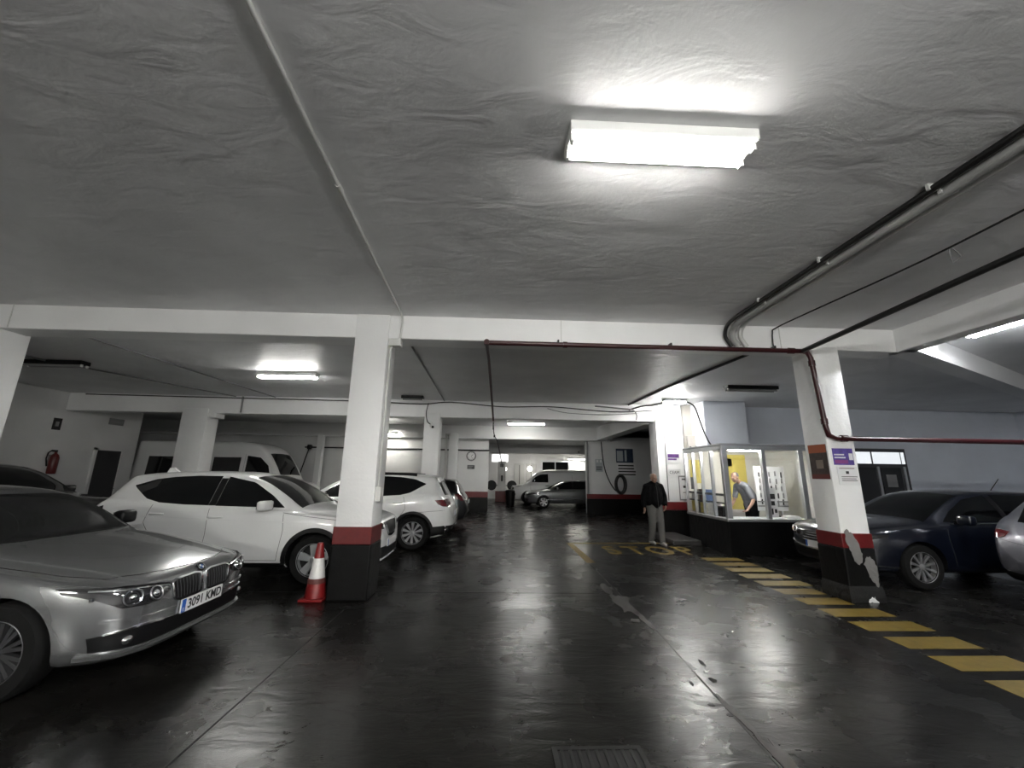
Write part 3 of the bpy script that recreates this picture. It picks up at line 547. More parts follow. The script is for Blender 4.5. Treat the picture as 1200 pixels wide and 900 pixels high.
class Car:
    def __init__(s, name, label, loc, rz, sp, paint, cat='car', arch=True, group=None):
        s.r = thing(name, label, cat, loc, rz, group); s.sp = sp; s.L = L = sp['L']; s.paint = paint
        f = {k: pchip(sp[k]) for k in ('zr', 'zb', 'W', 'zbelt', 'wr')}; s.f = f; cr = sp.get('crown', .05)
        e = np.array([0, .004, .012, .025, .045, .07, .1, .14, .19, .25, .32]); mid = np.linspace(.4, L-.4, 52); xs = np.concatenate([e, mid, L-e[::-1]])
        rings = []
        for x in xs:
            zr, zb, W, zt, wr = (f[k](x) for k in ('zr', 'zb', 'W', 'zbelt', 'wr'))
            zt = min(zt, zr-.01); wr = min(wr, W*.97); hh = zt-zb; ze = max(zr-cr, zt+.25*(zr-zt)); wb = W*sp.get('wb', .955)
            wb = max(wb, wr+.005)
            C = [(0, zb), (.6*W, zb), (.88*W, zb+.015*min(1, hh*3)), (.968*W, zb+.14*hh), (.995*W, zb+.38*hh), (W, zb+.62*hh), (.99*W, zb+.84*hh), (wb, zt),
                 (wb+(wr-wb)*.16, zt+(ze-zt)*.12), (wb+(wr-wb)*.55, zt+(ze-zt)*.54), (wr+(wb-wr)*.06, zt+(ze-zt)*.93), (wr*.93, ze+(zr-ze)*.34), (wr*.6, zr-(zr-ze)*.2), (0, zr)]
            C = [Vector((c[0], c[1], 0)) for c in C]; pts = []
            for i in range(len(C)-1):
                a, b, c, d_ = (C[i-1] if i else Vector((-C[1].x, C[1].y, 0))), C[i], C[i+1], (C[i+2] if i+2 < len(C) else Vector((-C[-2].x, C[-2].y, 0)))
                k = .38
                for t in (0, .5):
                    m1 = (c-a)*k; m2 = (d_-b)*k
                    m1 = m1*min(1, (c-b).length*1.2/max(m1.length, 1e-6)); m2 = m2*min(1, (c-b).length*1.2/max(m2.length, 1e-6))
                    q = (2*t**3-3*t**2+1)*b+(t**3-2*t**2+t)*m1+(-2*t**3+3*t**2)*c+(t**3-t**2)*m2
                    pts.append((max(q.x, 0), q.y))
            pts.append((0, zr))
            rings.append([(x, y, z) for y, z in pts]+[(x, -y, z) for y, z in pts[-2:0:-1]])
        n = len(rings[0]); V = [p for r in rings for p in r]; Fc = []
        for i in range(len(rings)-1):
            for k in range(n): Fc.append((i*n+k, i*n+(k+1)%n, (i+1)*n+(k+1)%n, (i+1)*n+k))
        Fc.append(tuple(range(n))); Fc.append(tuple(range((len(rings)-1)*n, len(rings)*n))[::-1])
        s.bvh = BVHTree.FromPolygons([Vector(v) for v in V], Fc)
        me = bpy.data.meshes.new('body'); me.from_pydata(V, [], Fc); me.materials.append(paint); me.materials.append(M_BLACK)
        bm = bmesh.new(); bm.from_mesh(me); bmesh.ops.recalc_face_normals(bm, faces=bm.faces); bm.to_mesh(me); bm.free()
        o = bpy.data.objects.new('body', me); COL.objects.link(o)
        if arch:
            cut = MB()
            for x, r in ((sp['xf'], sp['r']), (sp['xr'], sp['r'])):
                Wx = f['W'](x)
                for sg in (-1, 1):
                    ya, yb = sorted((sg*(Wx-.27), sg*(Wx+.2)))
                    cut.lathe([(r+.045, ya), (r+.045, yb)], 40, 'y', (x, 0, r), mi=1)
            cm = bpy.data.meshes.new('cut'); cm.from_pydata(cut.v, [], cut.f); cm.materials.append(paint); cm.materials.append(M_BLACK); cm.polygons.foreach_set('material_index', cut.m)
            bm = bmesh.new(); bm.from_mesh(cm); bmesh.ops.recalc_face_normals(bm, faces=bm.faces); bm.to_mesh(cm); bm.free()
            c = bpy.data.objects.new('cut', cm); COL.objects.link(c)
            md = o.modifiers.new('b', 'BOOLEAN'); md.operation = 'DIFFERENCE'; md.object = c; md.solver = 'EXACT'
            nm = evalmesh(o); o.modifiers.clear(); o.data = nm; bpy.data.objects.remove(c)
        o.data.shade_smooth(); o.data.set_sharp_from_angle(angle=math.radians(48)); o.name = 'body'; o.data.name = 'body'
        o.parent = s.r; s.body = o
        for x in (sp['xf'], sp['xr']):
            for sg in (-1, 1): s.wheel(x, sg)
    def cast(s, a, b, mode, sg=1):
        if mode == 'side': o, d = Vector((a, 3*sg, b)), Vector((0, -sg, 0))
        elif mode == 'front': o, d = Vector((-2, a*sg, b)), Vector((1, 0, 0))
        elif mode == 'rear': o, d = Vector((s.L+2, a*sg, b)), Vector((-1, 0, 0))
        else: o, d = Vector((a, b*sg, 5)), Vector((0, 0, -1))
        h = s.bvh.ray_cast(o, d)
        if h[0] is None:
            p = {'side': Vector((a, s.f['W'](a)*sg, b)), 'front': Vector((0, a*sg, b)), 'rear': Vector((s.L, a*sg, b)), 'top': Vector((a, b*sg, s.f['zr'](a)))}[mode]; h = s.bvh.find_nearest(p)
        nrm = h[1]
        if nrm.dot(d) > 0: nrm = -nrm
        return h[0], nrm
    def patch(s, name, top, bot, mode, m, off=.004, parent=None, both=True, nu=14, nv=6, sides=None):
        T = resample(top, nu); B = resample(bot, nu); out = []
        for sg in (sides or ((1, -1) if both else (1,))):
            g = []; lo = []
            for j in range(nv+1):
                for i in range(nu+1):
                    u = j/nv; a = T[i][0]*(1-u)+B[i][0]*u; b = T[i][1]*(1-u)+B[i][1]*u
                    p, n_ = s.cast(a, b, mode, sg); g.append(p+n_*off); lo.append(p-n_*.01)
            N = nu+1; fs = [(j*N+i, j*N+i+1, (j+1)*N+i+1, (j+1)*N+i) for j in range(nv) for i in range(nu)]
            bd = [i for i in range(N)]+[j*N+nu for j in range(1, nv+1)]+[nv*N+i for i in range(nu-1, -1, -1)]+[j*N for j in range(nv-1, 0, -1)]
            K = len(g); V = g+[lo[i] for i in bd]
            for k in range(len(bd)): fs.append((bd[k], bd[(k+1)%len(bd)], K+(k+1)%len(bd), K+k))
            out.append(MB().add(V, fs).build(name, m, parent or s.r, 40))
        return out
    def ribbon(s, name, pts, mode, wd, m, off=.003, parent=None, both=True, closed=False, sides=None, step=.05):
        ln = sum(math.dist(a, b) for a, b in zip(pts[:-1], pts[1:])); P = resample(pts, max(2, int(ln/step))); out = []
        for sg in (sides or ((1, -1) if both else (1,))):
            H = [s.cast(a, b, mode, sg) for a, b in P]; V = []; fs = []
            for i in range(len(H)):
                t = (H[min(i+1, len(H)-1)][0]-H[max(i-1, 0)][0]).normalized(); n_ = H[i][1]; wv = n_.cross(t).normalized()*wd/2; p = H[i][0]
                V += [p+n_*off-wv, p+n_*off+wv, p-n_*.008+wv, p-n_*.008-wv]
            for i in range(len(H)-1):
                for k in range(4): fs.append((i*4+k, i*4+(k+1)%4, i*4+4+(k+1)%4, i*4+4+k))
            fs += [(0,1,2,3), tuple(range(len(V)-4, len(V)))[::-1]]
            out.append(MB().add(V, fs).build(name, m, parent or s.r, 40))
        return out
    def wheel(s, x, sg):
        sp = s.sp; r = sp['r']; w_ = .215; yc = s.f['W'](sp['xf'])-w_/2-.012; h = w_/2
        o = MB().lathe([(r*.62, -h+.02), (r*.7, -h), (r*.92, -h+.004), (r*.985, -h+.03), (r, -h+.06), (r, h-.06), (r*.985, h-.03), (r*.92, h-.004), (r*.7, h), (r*.62, h-.02)], 36, 'y', cap=False).build('wheel', M_RUB, s.r, 40)
        o.location = (x, sg*yc, r); R_ = r*.70; y1 = sg*(h-.012); n = sp.get('spokes', 5); M_ = sp.get('rim', M_ALLOY)
        MB().lathe([(R_*.98, sg*(h-.10)), (R_, y1), (R_*.93, y1+sg*.006), (R_*.90, y1-sg*.02), (R_*.88, sg*(h-.10))], 36, 'y', cap=False).build('rim', M_, o, 40)
        MB().lathe([(R_*.95, sg*(h-.11)), (R_*.95, sg*(h-.10))], 30, 'y').build('brake_disc', M_BLACK, o)
        mb = MB(); dbl = sp.get('double', False); wi, wo = sp.get('spw', (.028, .038))
        for k in range(n):
            a = 2*PI*k/n+.3
            for da in ((-.13, .13) if dbl else (0,)):
                A = a+da; u = Vector((math.cos(A), 0, math.sin(A))); v = Vector((-math.sin(A), 0, math.cos(A))); a0 = Vector((math.cos(a), 0, math.sin(a)))
                p = (a0*R_*.12) if dbl else u*R_*.12; q_ = u*R_*.93; Y = Vector((0, 1, 0))
                vs_ = [p-v*wi+Y*(y1-sg*.028), p+v*wi+Y*(y1-sg*.028), q_+v*wo+Y*(y1-sg*.008), q_-v*wo+Y*(y1-sg*.008)]
                vs_ += [t-Y*sg*.035 for t in vs_]
                mb.add(vs_, [(0,1,2,3),(7,6,5,4),(0,1,5,4),(1,2,6,5),(2,3,7,6),(3,0,4,7)])
        mb.build('spokes', M_, o); MB().lathe([(R_*.2, y1-sg*.05), (R_*.2, y1-sg*.018), (R_*.14, y1-sg*.012)], 18, 'y').build('hub_cap', M_, o, 40)
        return o
    def mirror(s, x, z, m=None, w_=.2, sides=(1, -1)):
        for sg in sides:
            p, _ = s.cast(x, z-.03, 'side', sg); y = p.y
            mb = MB().bbox(x-.06, x+.07, min(y+sg*.06, y+sg*(.06+w_)), max(y+sg*.06, y+sg*(.06+w_)), z-.06, z+.08, .035)
            o = mb.build('wing_mirror', m or s.paint, s.r, 60); MB().bbox(x-.02, x+.03, min(y-sg*.03, y+sg*.1), max(y-sg*.03, y+sg*.1), z-.06, z-.01, .008).build('mirror_arm', M_BLACK, o)
            MB().box(x+.068, x+.074, min(y+sg*.08, y+sg*(.04+w_)), max(y+sg*.08, y+sg*(.04+w_)), z-.04, z+.06).build('mirror_glass', M_CHROME, o)
    def handle(s, x, z, m=None):
        for sg in (1, -1):
            p, n_ = s.cast(x, z, 'side', sg); y = p.y
            MB().tube([(x-.1, y, z), (x-.075, y+sg*.03, z+.003), (x+.075, y+sg*.03, z+.003), (x+.1, y, z)], [.012, .015, .015, .012], 8).build('door_handle', m or s.paint, s.r, 50)
    def plate(s, z, txt, end='front', y=0, w_=.52):
        p, n_ = s.cast(y, z, end); sx = -1 if end == 'front' else 1; x = p.x+sx*.012
        o = MB().bbox(x-.008, x+.008, y-w_/2, y+w_/2, z-.055, z+.055, .003).build('number_plate', M_PAPER, s.r)
        yb = y+w_/2*(1 if end == 'front' else -1)*1
        # plate's own left end as its reader sees it: front of car is read looking along +x, left is +y
        a, b = (yb-.045, yb) if end == 'front' else (yb, yb+.045)
        MB().box(x+sx*.008, x+sx*.0092, a, b, z-.052, z+.052).build('blue_strip', mat('plate_blue', (.02, .1, .42), .4), o)
        if not txt: return o
        t = text_mb(txt, .105, .93, .0006, bold=.0022)
        R_ = Matrix.Rotation(-PI/2 if end == 'front' else PI/2, 4, 'Z') @ Matrix.Rotation(PI/2, 4, 'X')
        t.xf(Matrix.Translation((x+sx*.0095, y+(-.025 if end == 'front' else .025), z)) @ R_); t.build('lettering', M_INK, o)
        t2 = text_mb('E', .04, 1., .0005); t2.xf(Matrix.Translation((x+sx*.0098, (a+b)/2, z-.03)) @ R_); t2.build('country_letter', M_PAPER, o)
        return o
    def archtrim(s, wd=.06, m=None, a0=-.12, extra=.0):
        for x in (s.sp['xf'], s.sp['xr']):
            r = s.sp['r']; R_ = r+.045+wd/2+extra
            s.ribbon('arch_trim', [(x+R_*math.cos(a), r+R_*math.sin(a)) for a in np.linspace(a0, PI-a0, 30)], 'side', wd, m or M_BLACK, .012)
    def gaps(s, lines, mode='side', wd=.006):
        for l in lines: s.ribbon('panel_gap', l, mode, wd, M_GAP, .0012)

P_SILVER = mat('silver_paint', (.24, .245, .25), .24, .7, coat=.6); P_WHITE = mat('white_paint', (.74, .745, .74), .35, 0, coat=1)
P_BLACK = mat('black_paint', (.003, .003, .0034), .3, 0, coat=1); P_BLUE = mat('dark_blue_paint', (.004, .006, .014), .3, .3, coat=1)
P_GREY = mat('grey_paint', (.11, .113, .117), .35, .6, coat=1); P_DRED = mat('dark_graphite_paint', (.008, .008, .009), .3, .3, coat=1); P_LILAC = mat('pale_silver_paint', (.13, .13, .15), .35, .6, coat=.5)

# ---- silver sedan
SED = dict(L=4.63, xf=.79, xr=3.60, r=.325, spokes=10, double=True, spw=(.010, .014), rim=M_ALLOYD, crown=.055, wb=.955,
  zr=[(0,.56),(.012,.64),(.04,.70),(.1,.75),(.25,.80),(.5,.86),(.8,.915),(1.1,.965),(1.32,1.0),(1.65,1.205),(1.9,1.335),(2.15,1.41),(2.5,1.437),(2.9,1.43),(3.25,1.385),(3.6,1.29),(3.95,1.15),(4.15,1.09),(4.4,1.07),(4.55,1.03),(4.6,.92),(4.63,.75)],
  zb=[(0,.40),(.012,.30),(.04,.235),(.12,.2),(.3,.185),(.6,.19),(4.0,.2),(4.4,.26),(4.58,.34),(4.63,.45)],
  W=[(0,.38),(.01,.49),(.04,.62),(.1,.715),(.2,.785),(.35,.842),(.5,.872),(.8,.9),(1.2,.91),(3.7,.905),(4.2,.87),(4.45,.80),(4.58,.68),(4.63,.45)],
  zbelt=[(0,.545),(.04,.66),(.1,.70),(.25,.735),(.5,.775),(.8,.83),(1.1,.88),(1.35,.925),(2.5,.955),(3.6,.99),(4.1,1.0),(4.5,.96),(4.63,.68)],
  wr=[(0,.3),(.04,.5),(.12,.6),(.3,.66),(.6,.71),(1.0,.765),(1.32,.775),(1.65,.70),(2.0,.62),(2.3,.59),(3.2,.56),(3.8,.56),(4.1,.62),(4.5,.6),(4.63,.35)])
c = Car('silver_sedan', 'silver saloon car with twin kidney grille and plate 3091 KMD', (-2.68, 4.14, 0), PI, SED, P_SILVER)
c.patch('windscreen', [(1.40, -.765), (1.32, -.5), (1.28, 0), (1.32, .5), (1.40, .765)], [(1.96, -.56), (1.94, 0), (1.96, .56)], 'top', M_GLASSD, both=False, nv=10)
c.patch('rear_window', [(3.28, -.5), (3.28, .5)], [(3.95, -.55), (3.95, .55)], 'top', M_GLASSD, both=False)
c.patch('side_window', [(1.72, 1.12), (2.05, 1.3), (2.45, 1.365)], [(1.5, .985), (2.0, .985), (2.45, .99)], 'side', M_GLASSD)
c.patch('side_window', [(2.53, 1.37), (3.0, 1.345), (3.6, 1.19)], [(2.53, .99), (3.2, 1.01), (3.82, 1.05)], 'side', M_GLASSD)
c.gaps([[(1.36, .88), (1.36, .5), (1.42, .27)], [(2.49, .95), (2.49, .5), (2.47, .27)], [(3.35, .99), (3.42, .75), (3.3, .6)], [(1.45, .27), (3.1, .27)]])
c.gaps([[(.11, 0), (.13, .3), (.19, .5), (.30, .66), (.55, .75), (.9, .80), (1.3, .83)]], 'top', .008)
c.ribbon('shoulder_crease', [(1.0, .80), (2.4, .845), (4.3, .87)], 'side', .016, P_SILVER, .006)
k = c.patch('kidney_grille', [(.03, .675), (.10, .69), (.31, .685), (.365, .665)], [(.04, .53), (.1, .515), (.29, .52), (.345, .55)], 'front', M_BLACK, .006)
for g_, sg in zip(k, (1, -1)):
    c.ribbon('chrome_surround', [(.03, .675), (.10, .69), (.31, .685), (.365, .665), (.345, .55), (.29, .52), (.1, .515), (.04, .53), (.03, .675)], 'front', .016, M_CHROME, .014, g_, sides=(sg,), step=.02)
    for j in range(8): c.ribbon('slat', [(.065+j*.036, .672), (.068+j*.034, .535)], 'front', .005, M_FRAME, .013, g_, sides=(sg,))
hl = c.patch('headlamp', [(.38, .665), (.47, .685), (.62, .70), (.76, .715), (.845, .73)], [(.38, .62), (.47, .58), (.58, .565), (.72, .575), (.845, .70)], 'front', M_LENS, .006, nu=20)
for h_, sg in zip(hl, (1, -1)):
    for yy, zz, rr in ((.52, .63, .052), (.67, .64, .056)):
        p, n_ = c.cast(yy, zz, 'front', sg); a = n_.orthogonal().normalized(); b = n_.cross(a)
        MB().tube([p+n_*.009+(a*math.cos(t)+b*math.sin(t))*rr for t in np.linspace(0, 2*PI, 21)], .009, 6).build('lamp_ring', M_CHROME, h_, 60)
        MB().ball(p+n_*.0, (.03, .03, .03), 12, 8).build('projector', M_CHROME, h_, 60)
    c.ribbon('chrome_brow', [(.39, .66), (.5, .678), (.66, .692), (.8, .71)], 'front', .012, M_CHROME, .012, h_, sides=(sg,))
    c.ribbon('lamp_outline', [(.38, .668), (.47, .688), (.62, .703), (.845, .733)], 'front', .012, M_BLACK, .012, h_, sides=(sg,))
    p, n_ = c.cast(.80, .655, 'front', sg); MB().bbox(p.x-.012, p.x+.01, p.y-.02, p.y+.02, p.z-.012, p.z+.012, .004).build('marker', M_CHROME, h_)
it = c.patch('lower_intake', [(-.80, .39), (-.66, .43), (-.3, .405), (0, .40), (.3, .405), (.66, .425), (.80, .40)], [(-.78, .30), (-.6, .285), (-.3, .275), (0, .275), (.3, .275), (.6, .285), (.78, .30)], 'front', M_BLACK, .003, both=False, nu=40)[0]
c.ribbon('bumper_lip', [(-.8, .275), (-.6, .262), (-.3, .25), (0, .25), (.3, .25), (.6, .262), (.8, .275)], 'front', .03, P_SILVER, .03, both=False)
c.ribbon('chrome_strip', [(.42, .415), (.62, .428), (.76, .412)], 'front', .012, M_CHROME, .012)
c.ribbon('bumper_crease', [(.3, .47), (.55, .475), (.78, .50)], 'front', .02, P_SILVER, .012)
for sg in (1, -1):
    p, n_ = c.cast(.66, .35, 'front', sg); MB().ball(p+n_*.005, (.03, .045, .032), 14, 8).build('fog_lamp', M_CHROME, c.r, 60)
c.plate(.455, '3091 KMD')
p, n_ = c.cast(0, .715, 'front'); em = MB().lathe([(.041, -.012), (.041, .006), (.036, .01)], 28, 'x').build('bonnet_badge', M_BLACK, c.r, 40)
M_ = Matrix.Translation(p+n_*.004) @ (Vector((-1, 0, 0)).rotation_difference(n_)).to_matrix().to_4x4() @ Matrix.Rotation(PI, 4, 'Z')
em.matrix_basis = M_
MB().tube([(.012, .04*math.cos(t), .04*math.sin(t)) for t in np.linspace(0, 2*PI, 29)], .003, 6).build('ring', M_CHROME, em)
for q_ in range(4):
    MB().prism([(0, 0)]+[(.023*math.cos(t), .023*math.sin(t)) for t in np.linspace(q_*PI/2, (q_+1)*PI/2, 7)], .009, .0125, axis='x').build('quadrant', M_PAPER if q_ % 2 else mat('badge_blue', (.02,.1,.35), .3), em)
c.mirror(1.64, 1.05, M_BLACK); c.handle(2.5, .84); c.handle(3.4, .87)
c.patch('tail_lamp', [(.5, .93), (.72, .92), (.84, .9)], [(.5, .82), (.7, .8), (.84, .8)], 'rear', M_REDL)
c.plate(.78, '3091 KMD', 'rear')

# ---- SUV family
def suv(L=4.38, W=.903, H=1.59, r=.345, **kw):
    kx = L/4.38; kz = H/1.59; kw_ = W/.903
    X = lambda l, kv: [(a*kx, b*kv) for a, b in l]
    d_ = dict(L=L, xf=.9*kx, xr=3.55*kx, r=r, crown=.06, wb=.955,
      zr=X([(0,.60),(.012,.72),(.04,.82),(.1,.89),(.22,.945),(.5,1.0),(.9,1.05),(1.15,1.085),(1.5,1.29),(1.85,1.47),(2.15,1.555),(2.5,1.588),(2.9,1.592),(3.3,1.585),(3.7,1.56),(3.92,1.535),(4.0,1.46),(4.12,1.25),(4.22,1.08),(4.3,.98),(4.35,.86),(4.38,.66)], kz),
      zb=[(0,.42),(.012,.34),(.05,.26),(.15,.22),(.4,.215),(.9,.22),(3.8,.22),(4.15,.28),(L-.06,.38),(L,.46)],
      W=X([(0,.36),(.01,.47),(.04,.6),(.1,.70),(.2,.775),(.35,.835),(.55,.875),(.9,.895),(1.3,.903),(3.6,.903),(4.0,.88),(4.2,.83),(4.32,.72),(4.38,.5)], kw_),
      zbelt=X([(0,.585),(.04,.76),(.1,.82),(.22,.865),(.5,.915),(.9,.965),(1.2,1.0),(2.0,1.03),(3.0,1.07),(3.6,1.13),(3.95,1.16),(4.12,1.08),(4.25,.95),(4.38,.6)], kz),
      wr=X([(0,.3),(.04,.5),(.12,.6),(.3,.66),(.6,.70),(1.15,.74),(1.5,.68),(1.9,.62),(2.3,.59),(3.2,.575),(3.8,.55),(4.0,.55),(4.2,.6),(4.38,.35)], kw_))
    d_.update(kw); return d_
Q = suv(spokes=5, spw=(.034, .06))
c = Car('white_crossover', 'white crossover parked behind the traffic cone and column', (-1.72, 7.2, 0), PI, Q, P_WHITE)
def suv_glass(c, rear=True):
    k = c.L/4.38; z = c.sp['zr'][12][1]/1.59
    T = lambda l: [(a*k, b*z) for a, b in l]; TT = lambda l: [(a*k, b) for a, b in l]
    c.patch('windscreen', TT([(1.2, -.70), (1.2, .70)]), TT([(2.02, -.545), (2.02, .545)]), 'top', M_GLASSD, both=False, nv=10)
    c.patch('side_window', T([(1.66, 1.235), (2.0, 1.425), (2.42, 1.505)]), T([(1.42, 1.065), (2.0, 1.075), (2.42, 1.085)]), 'side', M_GLASSD)
    c.patch('side_window', T([(2.53, 1.512), (2.9, 1.512), (3.25, 1.49)]), T([(2.53, 1.09), (2.9, 1.10), (3.25, 1.125)]), 'side', M_GLASSD)
    c.patch('quarter_window', T([(3.24, 1.49), (3.5, 1.455), (3.76, 1.36)]), T([(3.24, 1.125), (3.45, 1.175), (3.74, 1.34)]), 'side', M_GLASSD, nu=8)
    c.ribbon('window_pillar', T([(2.475, 1.09), (2.475, 1.48)]), 'side', .1, M_BLACK, .003)
    c.patch('rear_window', [(-.52, 1.40*z), (0, 1.42*z), (.52, 1.40*z)], [(-.56, 1.12*z), (0, 1.1*z), (.56, 1.12*z)], 'rear', M_GLASSD, both=False)
suv_glass(c)
c.archtrim(.06); c.ribbon('sill_trim', [(1.3, .27), (3.15, .27)], 'side', .1, M_BLACK, .01)
c.gaps([[(1.40, 1.03), (1.36, .75), (1.42, .34)], [(2.48, 1.05), (2.46, .7), (2.5, .34)], [(3.30, 1.1), (3.36, .85), (3.22, .65)], [(1.42, .34), (3.1, .34)], [(.24, .84), (.6, .9), (1.1, .955), (1.4, 1.0)]])
c.ribbon('shoulder_crease', [(1.0, .86), (2.0, .88), (3.9, .96)], 'side', .016, P_WHITE, .006)
c.mirror(1.6, 1.10, P_WHITE, .25); c.handle(2.36, .93); c.handle(3.2, .97)
c.patch('headlamp', [(.42, .80), (.6, .845), (.75, .88), (.84, .90)], [(.42, .73), (.6, .74), (.74, .76), (.84, .86)], 'front', M_LENS, .006)
c.patch('grille', [(-.36, .82), (0, .83), (.36, .82)], [(-.2, .60), (0, .58), (.2, .60)], 'front', M_BLACK, .006, both=False)
c.ribbon('chrome_v', [(.34, .82), (.2, .63), (.0, .60)], 'front', .03, M_CHROME, .014)
c.patch('lower_intake', [(-.68, .47), (0, .46), (.68, .47)], [(-.62, .31), (0, .29), (.62, .31)], 'front', M_BLACK, .006, both=False, nu=24)
c.ribbon('bumper_strip', [(-.66, .275), (-.3, .262), (0, .26), (.3, .262), (.66, .275)], 'front', .03, M_CHROME, .016, both=False)
c.plate(.50, None)
p, n_ = c.cast(3.72, 0, 'top'); MB().prism([(3.62, p.z-.01), (3.84, p.z-.02), (3.80, p.z+.075), (3.74, p.z+.08)], -.025, .025, axis='y').build('shark_fin', P_WHITE, c.r)
c.patch('tail_lamp', [(.5, 1.06), (.68, 1.06), (.82, 1.04)], [(.5, .95), (.68, .93), (.82, .92)], 'rear', M_REDL)
c.patch('rear_side_lamp', [(4.0, 1.08), (4.14, 1.04)], [(3.98, .95), (4.2, .92)], 'side', M_BLACK, nu=6)

S2 = suv(4.36, .92, 1.60, .35, spokes=10, spw=(.012, .030))
c = Car('white_suv', 'white sport utility car with red tail lamp and roof rails seen from behind', (-5.27, 9.98, 0), 0, S2, P_WHITE)
suv_glass(c); c.archtrim(.055); c.ribbon('sill_trim', [(1.3, .27), (3.15, .27)], 'side', .1, M_BLACK, .01)
c.gaps([[(1.40, 1.03), (1.36, .75), (1.42, .34)], [(2.48, 1.05), (2.46, .7), (2.5, .34)], [(3.30, 1.1), (3.36, .85), (3.22, .65)], [(3.4, .75), (3.9, .8), (4.2, .82)]])
c.mirror(1.6, 1.10, P_WHITE); c.handle(2.36, .93); c.handle(3.2, .97)
tl = c.patch('tail_lamp', [(.46, 1.04), (.62, 1.05), (.8, 1.04), (.86, 1.03)], [(.5, .90), (.62, .89), (.75, .89), (.85, .95)], 'rear', M_REDL, .008)
c.patch('tail_lamp', [(3.98, 1.03), (4.1, 1.04), (4.2, 1.04)], [(4.05, .95), (4.15, .90), (4.24, .89)], 'side', M_REDL, .008, nu=8)
for t_ in tl: pass
c.patch('rear_bumper', [(-.84, .50), (0, .48), (.84, .50)], [(-.80, .31), (0, .3), (.80, .31)], 'rear', M_BLACK, .008, both=False, nu=24)
c.ribbon('bumper_chrome', [(.3, .40), (.6, .41), (.8, .44)], 'rear', .03, M_CHROME, .016)
c.ribbon('roof_rail', [(1.9, .56), (2.6, .55), (3.5, .54)], 'top', .035, M_BLACK, .05)
c.ribbon('spoiler', [(3.98, -.5), (3.98, 0), (3.98, .5)], 'top', .10, P_WHITE, .02, both=False)
c.plate(.72, None, 'rear'); c.patch('side_bumper', [(3.95, .48), (4.2, .5)], [(3.92, .28), (4.2, .34)], 'side', M_BLACK, .006, nu=6)
c.patch('headlamp', [(.42, .80), (.6, .845), (.84, .90)], [(.42, .73), (.6, .74), (.84, .86)], 'front', M_LENS, .006); c.patch('grille', [(-.36, .82), (.36, .82)], [(-.3, .62), (.3, .62)], 'front', M_BLACK, .006, both=False)

# ---- dark hatch behind, tailgate raised slightly
HAT = suv(4.25, .89, 1.47, .315, spokes=7, spw=(.018, .03))
def hatch_details(c, chrome=True):
    k = c.L/4.38; z = c.sp['zr'][12][1]/1.59
    c.gaps([[(1.40*k, 1.03*z), (1.36*k, .75), (1.42*k, .34)], [(2.48*k, 1.05*z), (2.46*k, .7), (2.5*k, .34)], [(3.30*k, 1.1*z), (3.36*k, .85), (3.22*k, .65)]])
    c.mirror(1.6*k, 1.10*z, None); c.handle(2.36*k, .93*z); c.handle(3.2*k, .97*z)
    c.patch('headlamp', [(.40, .76*z), (.6, .80*z), (.84, .85*z)], [(.42, .68*z), (.6, .69*z), (.84, .8*z)], 'front', M_LENS, .006)
    g_ = c.patch('grille', [(-.34, .77*z), (.34, .77*z)], [(-.3, .60*z), (.3, .60*z)], 'front', M_BLACK, .006, both=False)[0]
    for j in range(4): c.ribbon('grille_bar', [(-.33, (.745-.045*j)*z), (0, (.745-.045*j)*z), (.33, (.745-.045*j)*z)], 'front', .012, M_CHROME, .014, g_, both=False)
    c.patch('lower_intake', [(-.66, .45), (0, .44), (.66, .45)], [(-.6, .31), (0, .29), (.6, .31)], 'front', M_BLACK, .006, both=False, nu=24)
    if chrome: c.ribbon('bumper_chrome', [(-.74, .56*z), (-.5, .5*z), (0, .47*z), (.5, .5*z), (.74, .56*z)], 'front', .02, M_CHROME, .014, both=False)
    c.patch('tail_lamp', [(.5, 1.02*z), (.68, 1.03*z), (.83, 1.02*z)], [(.5, .90*z), (.68, .88*z), (.83, .88*z)], 'rear', M_REDL)
    c.plate(.50, None)
c = Car('dark_hatchback', 'dark graphite hatchback with red tail lamp beyond the white sport utility car', (-5.05, 13.35, 0), 0, HAT, P_DRED)
suv_glass(c); hatch_details(c); c.plate(.75, None, 'rear')
c.patch('tail_lamp', [(3.85, 1.0), (4.05, 1.0)], [(3.9, .85), (4.1, .85)], 'side', M_REDL, .008, nu=6)

# ---- dark blue car right
BLU = suv(4.4, .90, 1.45, .325, spokes=10, spw=(.010, .022), rim=M_ALLOYM)
c = Car('dark_blue_hatchback', 'dark blue hatchback parked nose out behind the battered column', (5.58, 7.05, 0), 0, BLU, P_BLUE)
suv_glass(c); hatch_details(c); c.ribbon('chrome_belt_strip', [(1.5, .945), (2.5, .965), (3.4, 1.01)], 'side', .018, M_CHROME, .008)
for sg in (1, -1):
    for yy in (.55, .70):
        p, n_ = c.cast(yy, .70, 'front', sg); a = n_.orthogonal().normalized(); b = n_.cross(a)
        MB().tube([p+n_*.008+(a*math.cos(t)+b*math.sin(t))*.05 for t in np.linspace(0, 2*PI, 19)], .010, 6).build('lamp_ring', M_CHROME, c.r, 60)
    c.ribbon('sill_chrome', [(.12, .33), (.3, .32), (.55, .31)], 'side', .012, M_CHROME, .008, sides=(sg,))
p, _ = c.cast(3.4, 0, 'top'); MB().tube([(3.35, 0, p.z), (3.55, 0, p.z+.2)], .006).build('aerial', M_BLACK, c.r)

